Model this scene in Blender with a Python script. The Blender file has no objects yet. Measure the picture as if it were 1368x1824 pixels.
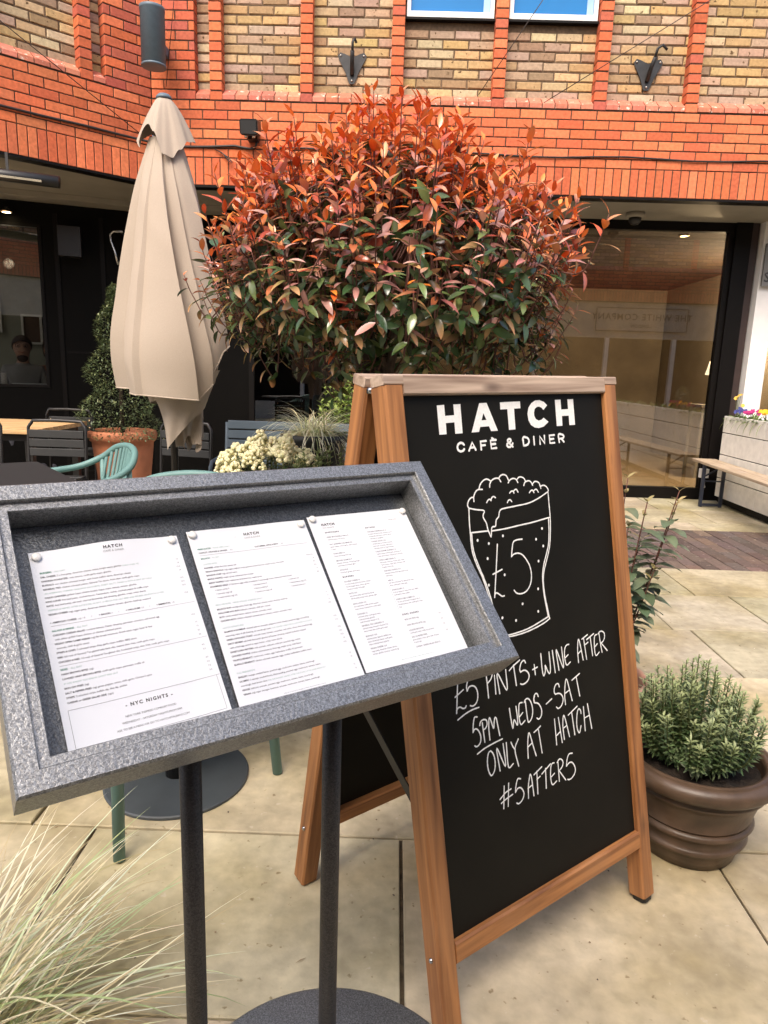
import bpy, math, random
import numpy as np
from mathutils import Vector, Matrix

# ------------------------------------------------------------------ camera, sky, sun, exposure
scene = bpy.context.scene
COL = scene.collection
R = math.radians
CAM_H = 1.23
F_PX, PX_W, PX_H = 1230.0, 1368.0, 1824.0
_ux, _t = 0.031, R(11.6)
_up = Vector((_ux, -math.cos(_t) * math.sqrt(1 - _ux * _ux), -math.sin(_t) * math.sqrt(1 - _ux * _ux))).normalized()
_fw = (Vector((0, 0, 1)) - _up * _up.z).normalized()
_rt = _fw.cross(_up)
if _rt.x < 0:
    _rt = -_rt
_yaw = R(0.7)
_Y = _fw * math.cos(_yaw) + _rt * math.sin(_yaw)
_X = _rt * math.cos(_yaw) - _fw * math.sin(_yaw)
M = Matrix((_X, _Y, _up))                       # camera (x right, y down, z forward) to world
cam_data = bpy.data.cameras.new("camera")
cam = bpy.data.objects.new("camera", cam_data)
COL.objects.link(cam)
cx, cy, cz = M @ Vector((1, 0, 0)), M @ Vector((0, -1, 0)), M @ Vector((0, 0, -1))
cam.matrix_world = Matrix(((cx.x, cy.x, cz.x, 0), (cx.y, cy.y, cz.y, 0), (cx.z, cy.z, cz.z, CAM_H), (0, 0, 0, 1)))
cam_data.sensor_fit = 'VERTICAL'
cam_data.sensor_height = 24.0
cam_data.lens = F_PX / PX_H * 24.0
cam_data.clip_start = 0.02
cam_data.clip_end = 2000.0
scene.camera = cam
scene.render.resolution_x, scene.render.resolution_y = 768, 1024

SUN_EL, SUN_AZ = R(52), R(198)                  # azimuth clockwise from +Y
world = bpy.data.worlds.new("World")
scene.world = world
world.use_nodes = True
wn = world.node_tree
bg = wn.nodes['Background']
sky = wn.nodes.new('ShaderNodeTexSky')
sky.sky_type = 'NISHITA'
sky.sun_disc = False
sky.sun_elevation, sky.sun_rotation = SUN_EL, SUN_AZ
sky.air_density, sky.dust_density, sky.ozone_density = 0.9, 6.0, 0.5
wn.links.new(sky.outputs[0], bg.inputs[0])
bg.inputs[1].default_value = 0.15
sun_data = bpy.data.lights.new("sun", 'SUN')
sun_data.energy = 0.85
sun_data.angle = R(28)
sun_data.color = (1.0, 0.93, 0.82)
sun = bpy.data.objects.new("sun", sun_data)
COL.objects.link(sun)
_d = Vector((math.sin(SUN_AZ) * math.cos(SUN_EL), math.cos(SUN_AZ) * math.cos(SUN_EL), math.sin(SUN_EL)))
sun.rotation_euler = _d.to_track_quat('Z', 'Y').to_euler()
scene.view_settings.view_transform = 'Standard'
scene.view_settings.look = 'None'
scene.view_settings.gamma = 1.0
scene.view_settings.exposure = 1.12
scene.cycles.max_bounces = 8
scene.cycles.transparent_max_bounces = 16
scene.cycles.use_denoising = True

random.seed(7)
RNG = np.random.default_rng(7)
U = random.uniform

# ------------------------------------------------------------------ materials
def node(nt, kind, **kw):
    n = nt.nodes.new(kind)
    for k, v in kw.items():
        setattr(n, k, v)
    return n

def new_mat(name):
    m = bpy.data.materials.new(name)
    m.use_nodes = True
    nt = m.node_tree
    return m, nt, nt.nodes['Principled BSDF']

def add_bump(nt, b, scale, strength, dist=0.002, detail=4.0, tex='NOISE', coord=None):
    if tex == 'NOISE':
        t = node(nt, 'ShaderNodeTexNoise'); t.inputs['Detail'].default_value = detail
        out = t.outputs[0]
    else:
        t = node(nt, 'ShaderNodeTexVoronoi'); out = t.outputs['Distance']
    t.inputs['Scale'].default_value = scale
    if coord:
        nt.links.new(coord, t.inputs['Vector'])
    bp = node(nt, 'ShaderNodeBump')
    bp.inputs['Strength'].default_value = strength
    bp.inputs['Distance'].default_value = dist
    nt.links.new(out, bp.inputs['Height'])
    nt.links.new(bp.outputs[0], b.inputs['Normal'])
    return bp

def mat(name, col, rough=0.6, metal=0.0, var=0.12, vscale=8.0, bump=None, spec=0.5, coat=0.0, attr=False, sub=None):
    """plain surface with low-contrast mottling; attr multiplies by the mesh colour 'Col'"""
    m, nt, b = new_mat(name)
    tc = node(nt, 'ShaderNodeTexCoord')
    n = node(nt, 'ShaderNodeTexNoise')
    n.inputs['Scale'].default_value = vscale
    n.inputs['Detail'].default_value = 6
    nt.links.new(tc.outputs['Object'], n.inputs['Vector'])
    mr = node(nt, 'ShaderNodeMapRange')
    mr.inputs[1].default_value, mr.inputs[2].default_value = 0.3, 0.7
    mr.inputs[3].default_value, mr.inputs[4].default_value = 1 - var, 1 + var
    nt.links.new(n.outputs[0], mr.inputs[0])
    mx = node(nt, 'ShaderNodeMix', data_type='RGBA', blend_type='MULTIPLY')
    mx.inputs[0].default_value = 1.0
    if attr:
        a = node(nt, 'ShaderNodeAttribute', attribute_name='Col')
        nt.links.new(a.outputs[0], mx.inputs[6])
    else:
        mx.inputs[6].default_value = (*col, 1)
    nt.links.new(mr.outputs[0], mx.inputs[7])
    nt.links.new(mx.outputs[2], b.inputs['Base Color'])
    b.inputs['Roughness'].default_value = rough
    b.inputs['Metallic'].default_value = metal
    b.inputs['Specular IOR Level'].default_value = spec
    if coat:
        b.inputs['Coat Weight'].default_value = coat
        b.inputs['Coat Roughness'].default_value = 0.2
    if bump:
        add_bump(nt, b, bump[0], bump[1], bump[2] if len(bump) > 2 else 0.002, coord=tc.outputs['Object'])
    return m

def leaf_mat(name, rough=0.38, back=(1.0, 1.0, 1.0), trans=0.25, spec=0.5):
    m, nt, b = new_mat(name)
    a = node(nt, 'ShaderNodeAttribute', attribute_name='Col')
    g = node(nt, 'ShaderNodeNewGeometry')
    mx = node(nt, 'ShaderNodeMix', data_type='RGBA', blend_type='MIX')
    mul = node(nt, 'ShaderNodeMix', data_type='RGBA', blend_type='MULTIPLY')
    mul.inputs[0].default_value = 1.0
    mul.inputs[7].default_value = (*back, 1)
    nt.links.new(a.outputs[0], mul.inputs[6])
    nt.links.new(g.outputs['Backfacing'], mx.inputs[0])
    nt.links.new(a.outputs[0], mx.inputs[6])
    nt.links.new(mul.outputs[2], mx.inputs[7])
    nt.links.new(mx.outputs[2], b.inputs['Base Color'])
    b.inputs['Roughness'].default_value = rough
    b.inputs['Specular IOR Level'].default_value = spec
    if trans:
        tr = node(nt, 'ShaderNodeBsdfTranslucent')
        nt.links.new(mx.outputs[2], tr.inputs[0])
        ms = node(nt, 'ShaderNodeMixShader')
        ms.inputs[0].default_value = trans
        out = nt.nodes['Material Output']
        nt.links.new(b.outputs[0], ms.inputs[1])
        nt.links.new(tr.outputs[0], ms.inputs[2])
        nt.links.new(ms.outputs[0], out.inputs[0])
    return m

def brick_mat(name, speckle, sp_col, bump=0.5):
    """fired brick: per-brick colour from 'Col', fine grain, dark pits or pale lime marks"""
    m, nt, b = new_mat(name)
    tc = node(nt, 'ShaderNodeTexCoord')
    a = node(nt, 'ShaderNodeAttribute', attribute_name='Col')
    n = node(nt, 'ShaderNodeTexNoise'); n.inputs['Scale'].default_value = 40; n.inputs['Detail'].default_value = 8
    nt.links.new(tc.outputs['Object'], n.inputs['Vector'])
    mr = node(nt, 'ShaderNodeMapRange'); mr.inputs[1].default_value, mr.inputs[2].default_value = .3, .7
    mr.inputs[3].default_value, mr.inputs[4].default_value = .82, 1.15
    wn_ = node(nt, 'ShaderNodeTexNoise'); wn_.inputs['Scale'].default_value = 1.6; wn_.inputs['Detail'].default_value = 7
    nt.links.new(tc.outputs['Object'], wn_.inputs['Vector'])
    wm = node(nt, 'ShaderNodeMath', operation='MULTIPLY_ADD'); wm.inputs[1].default_value = .45; wm.inputs[2].default_value = .78
    nt.links.new(wn_.outputs[0], wm.inputs[0])                 # broad weathering
    nn_ = node(nt, 'ShaderNodeMath', operation='MULTIPLY'); nt.links.new(n.outputs[0], nn_.inputs[0]); nt.links.new(wm.outputs[0], nn_.inputs[1])
    nt.links.new(nn_.outputs[0], mr.inputs[0])
    mx = node(nt, 'ShaderNodeMix', data_type='RGBA', blend_type='MULTIPLY'); mx.inputs[0].default_value = 1
    nt.links.new(a.outputs[0], mx.inputs[6]); nt.links.new(mr.outputs[0], mx.inputs[7])
    n2 = node(nt, 'ShaderNodeTexNoise'); n2.inputs['Scale'].default_value = 26; n2.inputs['Detail'].default_value = 3
    nt.links.new(tc.outputs['Object'], n2.inputs['Vector'])
    r2 = node(nt, 'ShaderNodeMapRange'); r2.inputs[1].default_value, r2.inputs[2].default_value = speckle, speckle + .06
    nt.links.new(n2.outputs[0], r2.inputs[0])
    mx2 = node(nt, 'ShaderNodeMix', data_type='RGBA', blend_type='MIX')
    nt.links.new(r2.outputs[0], mx2.inputs[0]); nt.links.new(mx.outputs[2], mx2.inputs[6])
    mx2.inputs[7].default_value = (*sp_col, 1)
    nt.links.new(mx2.outputs[2], b.inputs['Base Color'])
    b.inputs['Roughness'].default_value = .85
    b.inputs['Specular IOR Level'].default_value = .25
    add_bump(nt, b, 70, bump, .004, 6, coord=tc.outputs['Object'])
    return m

def wood_mat(name, c1, c2, rough=0.55, scale=(60, 60, 3.0), knots=True):
    """grain runs along the mesh's stored 'grain' vector attribute"""
    m, nt, b = new_mat(name)
    a = node(nt, 'ShaderNodeAttribute', attribute_name='grain')
    mp = node(nt, 'ShaderNodeMapping'); mp.inputs['Scale'].default_value = scale
    nt.links.new(a.outputs['Vector'], mp.inputs['Vector'])
    n = node(nt, 'ShaderNodeTexNoise'); n.inputs['Scale'].default_value = 1.0; n.inputs['Detail'].default_value = 8
    n.inputs['Distortion'].default_value = .6
    nt.links.new(mp.outputs[0], n.inputs['Vector'])
    cr = node(nt, 'ShaderNodeValToRGB')
    cr.color_ramp.elements[0].position, cr.color_ramp.elements[1].position = .32, .68
    cr.color_ramp.elements[0].color, cr.color_ramp.elements[1].color = (*c1, 1), (*c2, 1)
    nt.links.new(n.outputs[0], cr.inputs[0])
    last = cr.outputs[0]
    if knots:
        mp2 = node(nt, 'ShaderNodeMapping'); mp2.inputs['Scale'].default_value = (14, 14, 4.5)
        nt.links.new(a.outputs['Vector'], mp2.inputs['Vector'])
        v = node(nt, 'ShaderNodeTexVoronoi'); v.inputs['Scale'].default_value = 1.0
        nt.links.new(mp2.outputs[0], v.inputs['Vector'])
        mr = node(nt, 'ShaderNodeMapRange'); mr.inputs[1].default_value, mr.inputs[2].default_value = .05, .16
        mr.inputs[3].default_value, mr.inputs[4].default_value = .75, 0
        nt.links.new(v.outputs['Distance'], mr.inputs[0])
        mx = node(nt, 'ShaderNodeMix', data_type='RGBA', blend_type='MIX')
        nt.links.new(mr.outputs[0], mx.inputs[0]); nt.links.new(last, mx.inputs[6])
        mx.inputs[7].default_value = (c1[0] * .35, c1[1] * .3, c1[2] * .3, 1)
        last = mx.outputs[2]
        # weathering: grey bleached areas
        n3 = node(nt, 'ShaderNodeTexNoise'); n3.inputs['Scale'].default_value = 5; n3.inputs['Detail'].default_value = 5
        nt.links.new(a.outputs['Vector'], n3.inputs['Vector'])
        r3 = node(nt, 'ShaderNodeMapRange'); r3.inputs[1].default_value, r3.inputs[2].default_value = .5, .75
        r3.inputs[3].default_value, r3.inputs[4].default_value = 0, .55
        nt.links.new(n3.outputs[0], r3.inputs[0])
        mx3 = node(nt, 'ShaderNodeMix', data_type='RGBA', blend_type='MIX')
        nt.links.new(r3.outputs[0], mx3.inputs[0]); nt.links.new(last, mx3.inputs[6])
        mx3.inputs[7].default_value = (c2[0] * .8, c2[1] * .9, c2[2] * 1.15, 1)
        last = mx3.outputs[2]
    nt.links.new(last, b.inputs['Base Color'])
    b.inputs['Roughness'].default_value = rough
    bp = node(nt, 'ShaderNodeBump'); bp.inputs['Strength'].default_value = .25; bp.inputs['Distance'].default_value = .001
    nt.links.new(n.outputs[0], bp.inputs['Height']); nt.links.new(bp.outputs[0], b.inputs['Normal'])
    return m

def glass_mat(name, tint, refl):
    m, nt, b = new_mat(name)
    nt.nodes.remove(b)
    t = node(nt, 'ShaderNodeBsdfTransparent'); t.inputs[0].default_value = (*tint, 1)
    g = node(nt, 'ShaderNodeBsdfGlossy'); g.inputs['Roughness'].default_value = 0.0
    g.inputs[0].default_value = (.95, .95, .95, 1)
    fr = node(nt, 'ShaderNodeFresnel'); fr.inputs[0].default_value = 1.5
    ad = node(nt, 'ShaderNodeMath', operation='ADD'); ad.inputs[1].default_value = refl; ad.use_clamp = True
    nt.links.new(fr.outputs[0], ad.inputs[0])
    ms = node(nt, 'ShaderNodeMixShader')
    nt.links.new(ad.outputs[0], ms.inputs[0]); nt.links.new(t.outputs[0], ms.inputs[1]); nt.links.new(g.outputs[0], ms.inputs[2])
    nt.links.new(ms.outputs[0], nt.nodes['Material Output'].inputs[0])
    return m

def emit_mat(name, col, strength):
    m, nt, b = new_mat(name)
    b.inputs['Base Color'].default_value = (*col, 1)
    b.inputs['Emission Color'].default_value = (*col, 1)
    b.inputs['Emission Strength'].default_value = strength
    return m

def hammer_mat(name, base, rough, metal):
    """hammered metallic enamel: raised squiggles that catch the sky"""
    m, nt, b = new_mat(name)
    tc = node(nt, 'ShaderNodeTexCoord')
    n = node(nt, 'ShaderNodeTexNoise'); n.inputs['Scale'].default_value = 400; n.inputs['Detail'].default_value = 2.0
    n.inputs['Distortion'].default_value = 1.2
    nt.links.new(tc.outputs['Object'], n.inputs['Vector'])
    v = node(nt, 'ShaderNodeTexVoronoi', feature='SMOOTH_F1'); v.inputs['Scale'].default_value = 260
    nt.links.new(tc.outputs['Object'], v.inputs['Vector'])
    ad = node(nt, 'ShaderNodeMath', operation='ADD')
    nt.links.new(n.outputs[0], ad.inputs[0]); nt.links.new(v.outputs['Distance'], ad.inputs[1])
    bp = node(nt, 'ShaderNodeBump'); bp.inputs['Strength'].default_value = .36; bp.inputs['Distance'].default_value = .0011
    nt.links.new(ad.outputs[0], bp.inputs['Height']); nt.links.new(bp.outputs[0], b.inputs['Normal'])
    cr = node(nt, 'ShaderNodeMapRange'); cr.inputs[1].default_value, cr.inputs[2].default_value = .4, .62
    cr.inputs[3].default_value, cr.inputs[4].default_value = .7, 1.45
    nt.links.new(n.outputs[0], cr.inputs[0])
    mx = node(nt, 'ShaderNodeMix', data_type='RGBA', blend_type='MULTIPLY'); mx.inputs[0].default_value = 1
    mx.inputs[6].default_value = (*base, 1); nt.links.new(cr.outputs[0], mx.inputs[7])
    ru = node(nt, 'ShaderNodeTexNoise'); ru.inputs['Scale'].default_value = 7; ru.inputs['Detail'].default_value = 9
    nt.links.new(tc.outputs['Object'], ru.inputs['Vector'])
    rr = node(nt, 'ShaderNodeMapRange'); rr.inputs[1].default_value, rr.inputs[2].default_value = .76, .80
    nt.links.new(ru.outputs[0], rr.inputs[0])
    m2 = node(nt, 'ShaderNodeMix', data_type='RGBA', blend_type='MIX'); nt.links.new(rr.outputs[0], m2.inputs[0])
    nt.links.new(mx.outputs[2], m2.inputs[6]); m2.inputs[7].default_value = (base[0] * .75, base[1] * .45, base[2] * .3, 1)   # rust blooms
    nt.links.new(m2.outputs[2], b.inputs['Base Color'])
    sm = node(nt, 'ShaderNodeTexNoise'); sm.inputs['Scale'].default_value = 5; sm.inputs['Detail'].default_value = 6
    nt.links.new(tc.outputs['Object'], sm.inputs['Vector'])
    sr = node(nt, 'ShaderNodeMapRange'); sr.inputs[3].default_value, sr.inputs[4].default_value = rough - .08, rough + .22        # smudges
    nt.links.new(sm.outputs[0], sr.inputs[0]); nt.links.new(sr.outputs[0], b.inputs['Roughness'])
    b.inputs['Metallic'].default_value = metal
    return m

def slab_mat(name):
    """riven sandstone slab: base tone from 'Col', cloudy stains, algae, small pale and dark flecks"""
    m, nt, b = new_mat(name)
    tc = node(nt, 'ShaderNodeTexCoord')
    a = node(nt, 'ShaderNodeAttribute', attribute_name='Col')
    def nz(scale, lo, hi, a0, a1, det=6, dist=0.):
        n = node(nt, 'ShaderNodeTexNoise'); n.inputs['Scale'].default_value = scale; n.inputs['Detail'].default_value = det
        n.inputs['Distortion'].default_value = dist
        nt.links.new(tc.outputs['Object'], n.inputs['Vector'])
        r = node(nt, 'ShaderNodeMapRange')
        r.inputs[1].default_value, r.inputs[2].default_value, r.inputs[3].default_value, r.inputs[4].default_value = lo, hi, a0, a1
        nt.links.new(n.outputs[0], r.inputs[0])
        return n, r.outputs[0]
    n1, f1 = nz(4.2, .3, .7, .78, 1.20, 12, .1)
    n2, f2 = nz(24, .3, .7, .84, 1.15, 13, .15)
    mx = node(nt, 'ShaderNodeMix', data_type='RGBA', blend_type='MULTIPLY'); mx.inputs[0].default_value = 1
    nt.links.new(a.outputs[0], mx.inputs[6]); nt.links.new(f1, mx.inputs[7])
    mx2 = node(nt, 'ShaderNodeMix', data_type='RGBA', blend_type='MULTIPLY'); mx2.inputs[0].default_value = 1
    nt.links.new(mx.outputs[2], mx2.inputs[6]); nt.links.new(f2, mx2.inputs[7])
    n3, f3 = nz(1.9, .44, .66, 0, .9, 12, .05)             # green-brown algae
    mx3 = node(nt, 'ShaderNodeMix', data_type='RGBA', blend_type='MULTIPLY')
    nt.links.new(f3, mx3.inputs[0]); nt.links.new(mx2.outputs[2], mx3.inputs[6]); mx3.inputs[7].default_value = (.66, .62, .46, 1)
    n4, f4 = nz(45, .67, .73, 0, .8, 3)                    # dark specks
    mx4 = node(nt, 'ShaderNodeMix', data_type='RGBA', blend_type='MULTIPLY')
    nt.links.new(f4, mx4.inputs[0]); nt.links.new(mx3.outputs[2], mx4.inputs[6]); mx4.inputs[7].default_value = (.45, .38, .28, 1)
    n5, f5 = nz(38, .68, .73, 0, .5, 3)                    # pale specks
    mx5 = node(nt, 'ShaderNodeMix', data_type='RGBA', blend_type='MIX')
    nt.links.new(f5, mx5.inputs[0]); nt.links.new(mx4.outputs[2], mx5.inputs[6]); mx5.inputs[7].default_value = (.62, .55, .42, 1)
    nt.links.new(mx5.outputs[2], b.inputs['Base Color'])
    rr = node(nt, 'ShaderNodeMapRange'); rr.inputs[3].default_value, rr.inputs[4].default_value = .5, .8
    nt.links.new(n1.outputs[0], rr.inputs[0]); nt.links.new(rr.outputs[0], b.inputs['Roughness'])
    b.inputs['Specular IOR Level'].default_value = .35
    add_bump(nt, b, 22, .4, .006, 12, coord=tc.outputs['Object'])
    return m

MT = {}
def build_materials():
    MT['slab'] = slab_mat('sandstone_slab')
    MT['joint'] = mat('sand_joint', (.075, .055, .032), .95, vscale=60, var=.5, bump=(120, .6, .004))
    MT['paver'] = brick_mat('clay_paver', .64, (.30, .24, .20))
    MT['red_brick'] = brick_mat('red_brick', .74, (.62, .22, .11), .25)
    MT['buff_brick'] = brick_mat('buff_brick', .66, (.11, .065, .03), .6)
    MT['sill_brick'] = brick_mat('sill_brick', .63, (.66, .56, .46), .4)
    MT['mortar'] = mat('mortar', (.115, .075, .045), .95, vscale=40, var=.3, bump=(150, .5))
    MT['dark_mortar'] = mat('dark_mortar', (.055, .035, .022), .95, vscale=40, var=.3)
    MT['soffit'] = mat('soffit_paint', (.24, .215, .17), .7, vscale=3, var=.12)
    MT['black_frame'] = mat('black_frame', (.0045, .0035, .003), .5, vscale=5, spec=.14)
    MT['dark_wall'] = mat('dark_painted_wall', (.003, .0026, .0022), .6, vscale=5, var=.2, spec=.08)
    MT['brown_wall'] = mat('brown_interior', (.05, .028, .016), .8, vscale=2, var=.3)
    MT['plum_jamb'] = mat('plum_jamb', (.035, .020, .018), .5)
    MT['white_paint'] = mat('white_paint', (.78, .76, .74), .5, vscale=6, var=.05)
    MT['white_plank'] = mat('white_plank', (.74, .71, .66), .6, vscale=14, var=.1, bump=(60, .2))
    MT['grey_paint'] = mat('grey_paint', (.44, .44, .42), .6, vscale=9, var=.1)
    MT['glass'] = glass_mat('shop_glass', (.82, .77, .68), .10)
    MT['glass_side'] = glass_mat('side_glass', (.75, .75, .72), .10)
    MT['blind'] = mat('blue_blind', (.018, .17, .42), .55, vscale=2, var=.06)
    MT['blue_glass'] = mat('blue_glass', (.016, .155, .40), .12, vscale=2, var=.05, spec=.25)
    MT['cable'] = mat('cable', (.012, .010, .010), .5)
    MT['wire'] = mat('stay_wire', (.04, .03, .026), .5, metal=.3)
    MT['lamp_grey'] = mat('lamp_grey', (.095, .140, .180), .5, vscale=30, var=.08, bump=(200, .1))
    MT['iron'] = mat('wrought_iron', (.026, .026, .027), .45, metal=.3, vscale=20, var=.3)
    MT['bolt'] = mat('bolt', (.45, .43, .4), .35, metal=.9)
    MT['steel'] = mat('steel', (.5, .5, .5), .25, metal=1.0)
    MT['fabric'] = mat('taupe_fabric', (.385, .322, .262), .9, vscale=300, var=.06, bump=(700, .15, .0008), spec=.2)
    MT['hammer'] = hammer_mat('hammered_enamel', (.27, .272, .27), .34, .75)
    MT['hammer_shaded'] = hammer_mat('hammered_enamel_shaded', (.085, .09, .095), .30, .75)  # same enamel as the frame, with the recess's shade put into the colour
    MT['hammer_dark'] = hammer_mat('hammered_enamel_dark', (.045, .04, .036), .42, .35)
    MT['paper'] = mat('menu_paper', (.70, .72, .76), .65, vscale=6, var=.015)
    MT['ink'] = mat('menu_ink', (.035, .035, .04), .7, var=.02)
    MT['ink_pale'] = mat('menu_ink_pale', (.20, .205, .22), .7, var=.02)
    MT['ink_green'] = mat('menu_ink_green', (.04, .20, .13), .7, var=.02)
    MT['ink_pale_green'] = mat('menu_ink_pale_green', (.26, .42, .35), .7, var=.02)
    MT['magnet'] = mat('magnet_white', (.80, .79, .76), .35, var=.03)
    MT['board_wood'] = wood_mat('stained_pine', (.19, .070, .022), (.50, .215, .072))
    MT['weather_wood'] = wood_mat('weathered_pine', (.26, .17, .118), (.60, .455, .34))
    MT['table_wood'] = wood_mat('table_oak', (.40, .23, .10), (.72, .47, .22), .5, (40, 40, 3))
    MT['bench_wood'] = wood_mat('bench_beech', (.30, .22, .15), (.50, .40, .29), .6, (50, 50, 3))
    MT['board'] = mat('blackboard', (.0085, .0075, .0052), .6, vscale=5, var=.25, spec=.16)
    MT['chalk'] = mat('chalk_pen', (.90, .90, .87), .8, vscale=200, var=.06)
    MT['rubber'] = mat('rubber', (.015, .014, .013), .6)
    MT['teal'] = mat('teal_plastic', (.12, .235, .225), .5, vscale=10, var=.05)
    MT['slate'] = mat('slate_powdercoat', (.115, .155, .185), .5, vscale=10, var=.06)
    MT['black_metal'] = mat('black_metal', (.014, .013, .013), .4, vscale=10)
    MT['charcoal'] = mat('charcoal_top', (.020, .021, .022), .5, vscale=12, var=.1)
    MT['disc_grey'] = mat('disc_grey', (.060, .070, .078), .5, vscale=12, var=.12)
    MT['brass'] = mat('pale_rivet', (.55, .38, .22), .4, metal=.6)
    MT['glaze'] = mat('brown_glaze', (.080, .050, .031), .40, vscale=14, var=.42, bump=(45, .3, .004), spec=.5)
    MT['terracotta'] = mat('terracotta', (.42, .155, .075), .8, vscale=9, var=.18, bump=(90, .2))
    MT['pale_terracotta'] = mat('pale_terracotta', (.40, .22, .16), .8, vscale=9, var=.2, bump=(90, .2))
    MT['soil'] = mat('potting_soil', (.022, .015, .010), .95, vscale=40, var=.6, bump=(50, 1.0, .01))
    MT['bark'] = mat('bark', (.055, .036, .026), .85, vscale=30, var=.35, bump=(60, .6, .004))
    MT['twig'] = mat('red_twig', (.12, .045, .03), .7)
    MT['green_stem'] = mat('green_stem', (.10, .12, .04), .7)
    MT['photinia'] = leaf_mat('photinia_leaf', .22, (1.0, 1.2, 1.35), .12, .8)
    MT['foliage'] = leaf_mat('foliage_leaf', .42, (1.15, 1.15, 1.2), .2)
    MT['blade'] = leaf_mat('grass_blade', .5, (1, 1, 1), .3)
    MT['petal'] = leaf_mat('petal', .6, (1, 1, 1), .3, .2)
    MT['plastic_pot'] = mat('black_pot', (.015, .016, .017), .5)
    MT['floor_in'] = mat('interior_floor', (.55, .44, .29), .4, vscale=3, var=.1)
    MT['lampshade'] = emit_mat('lamp_shade', (1.0, .90, .72), 1.2)
    MT['downlight'] = emit_mat('downlight', (1.0, .80, .45), 9.0)
    MT['skin'] = mat('skin', (.50, .30, .22), .6)
    MT['hair_dark'] = mat('hair_dark', (.05, .028, .02), .7)
    MT['jacket'] = mat('jacket', (.30, .29, .29), .85)
    MT['coral'] = mat('coral_knit', (.40, .17, .13), .9)
    MT['trouser'] = mat('trouser', (.05, .05, .06), .85)
    MT['sign_board'] = mat('sign_board', (.40, .38, .33), .6)
    MT['sign_ink'] = mat('sign_ink', (.03, .03, .03), .6)
build_materials()

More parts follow.
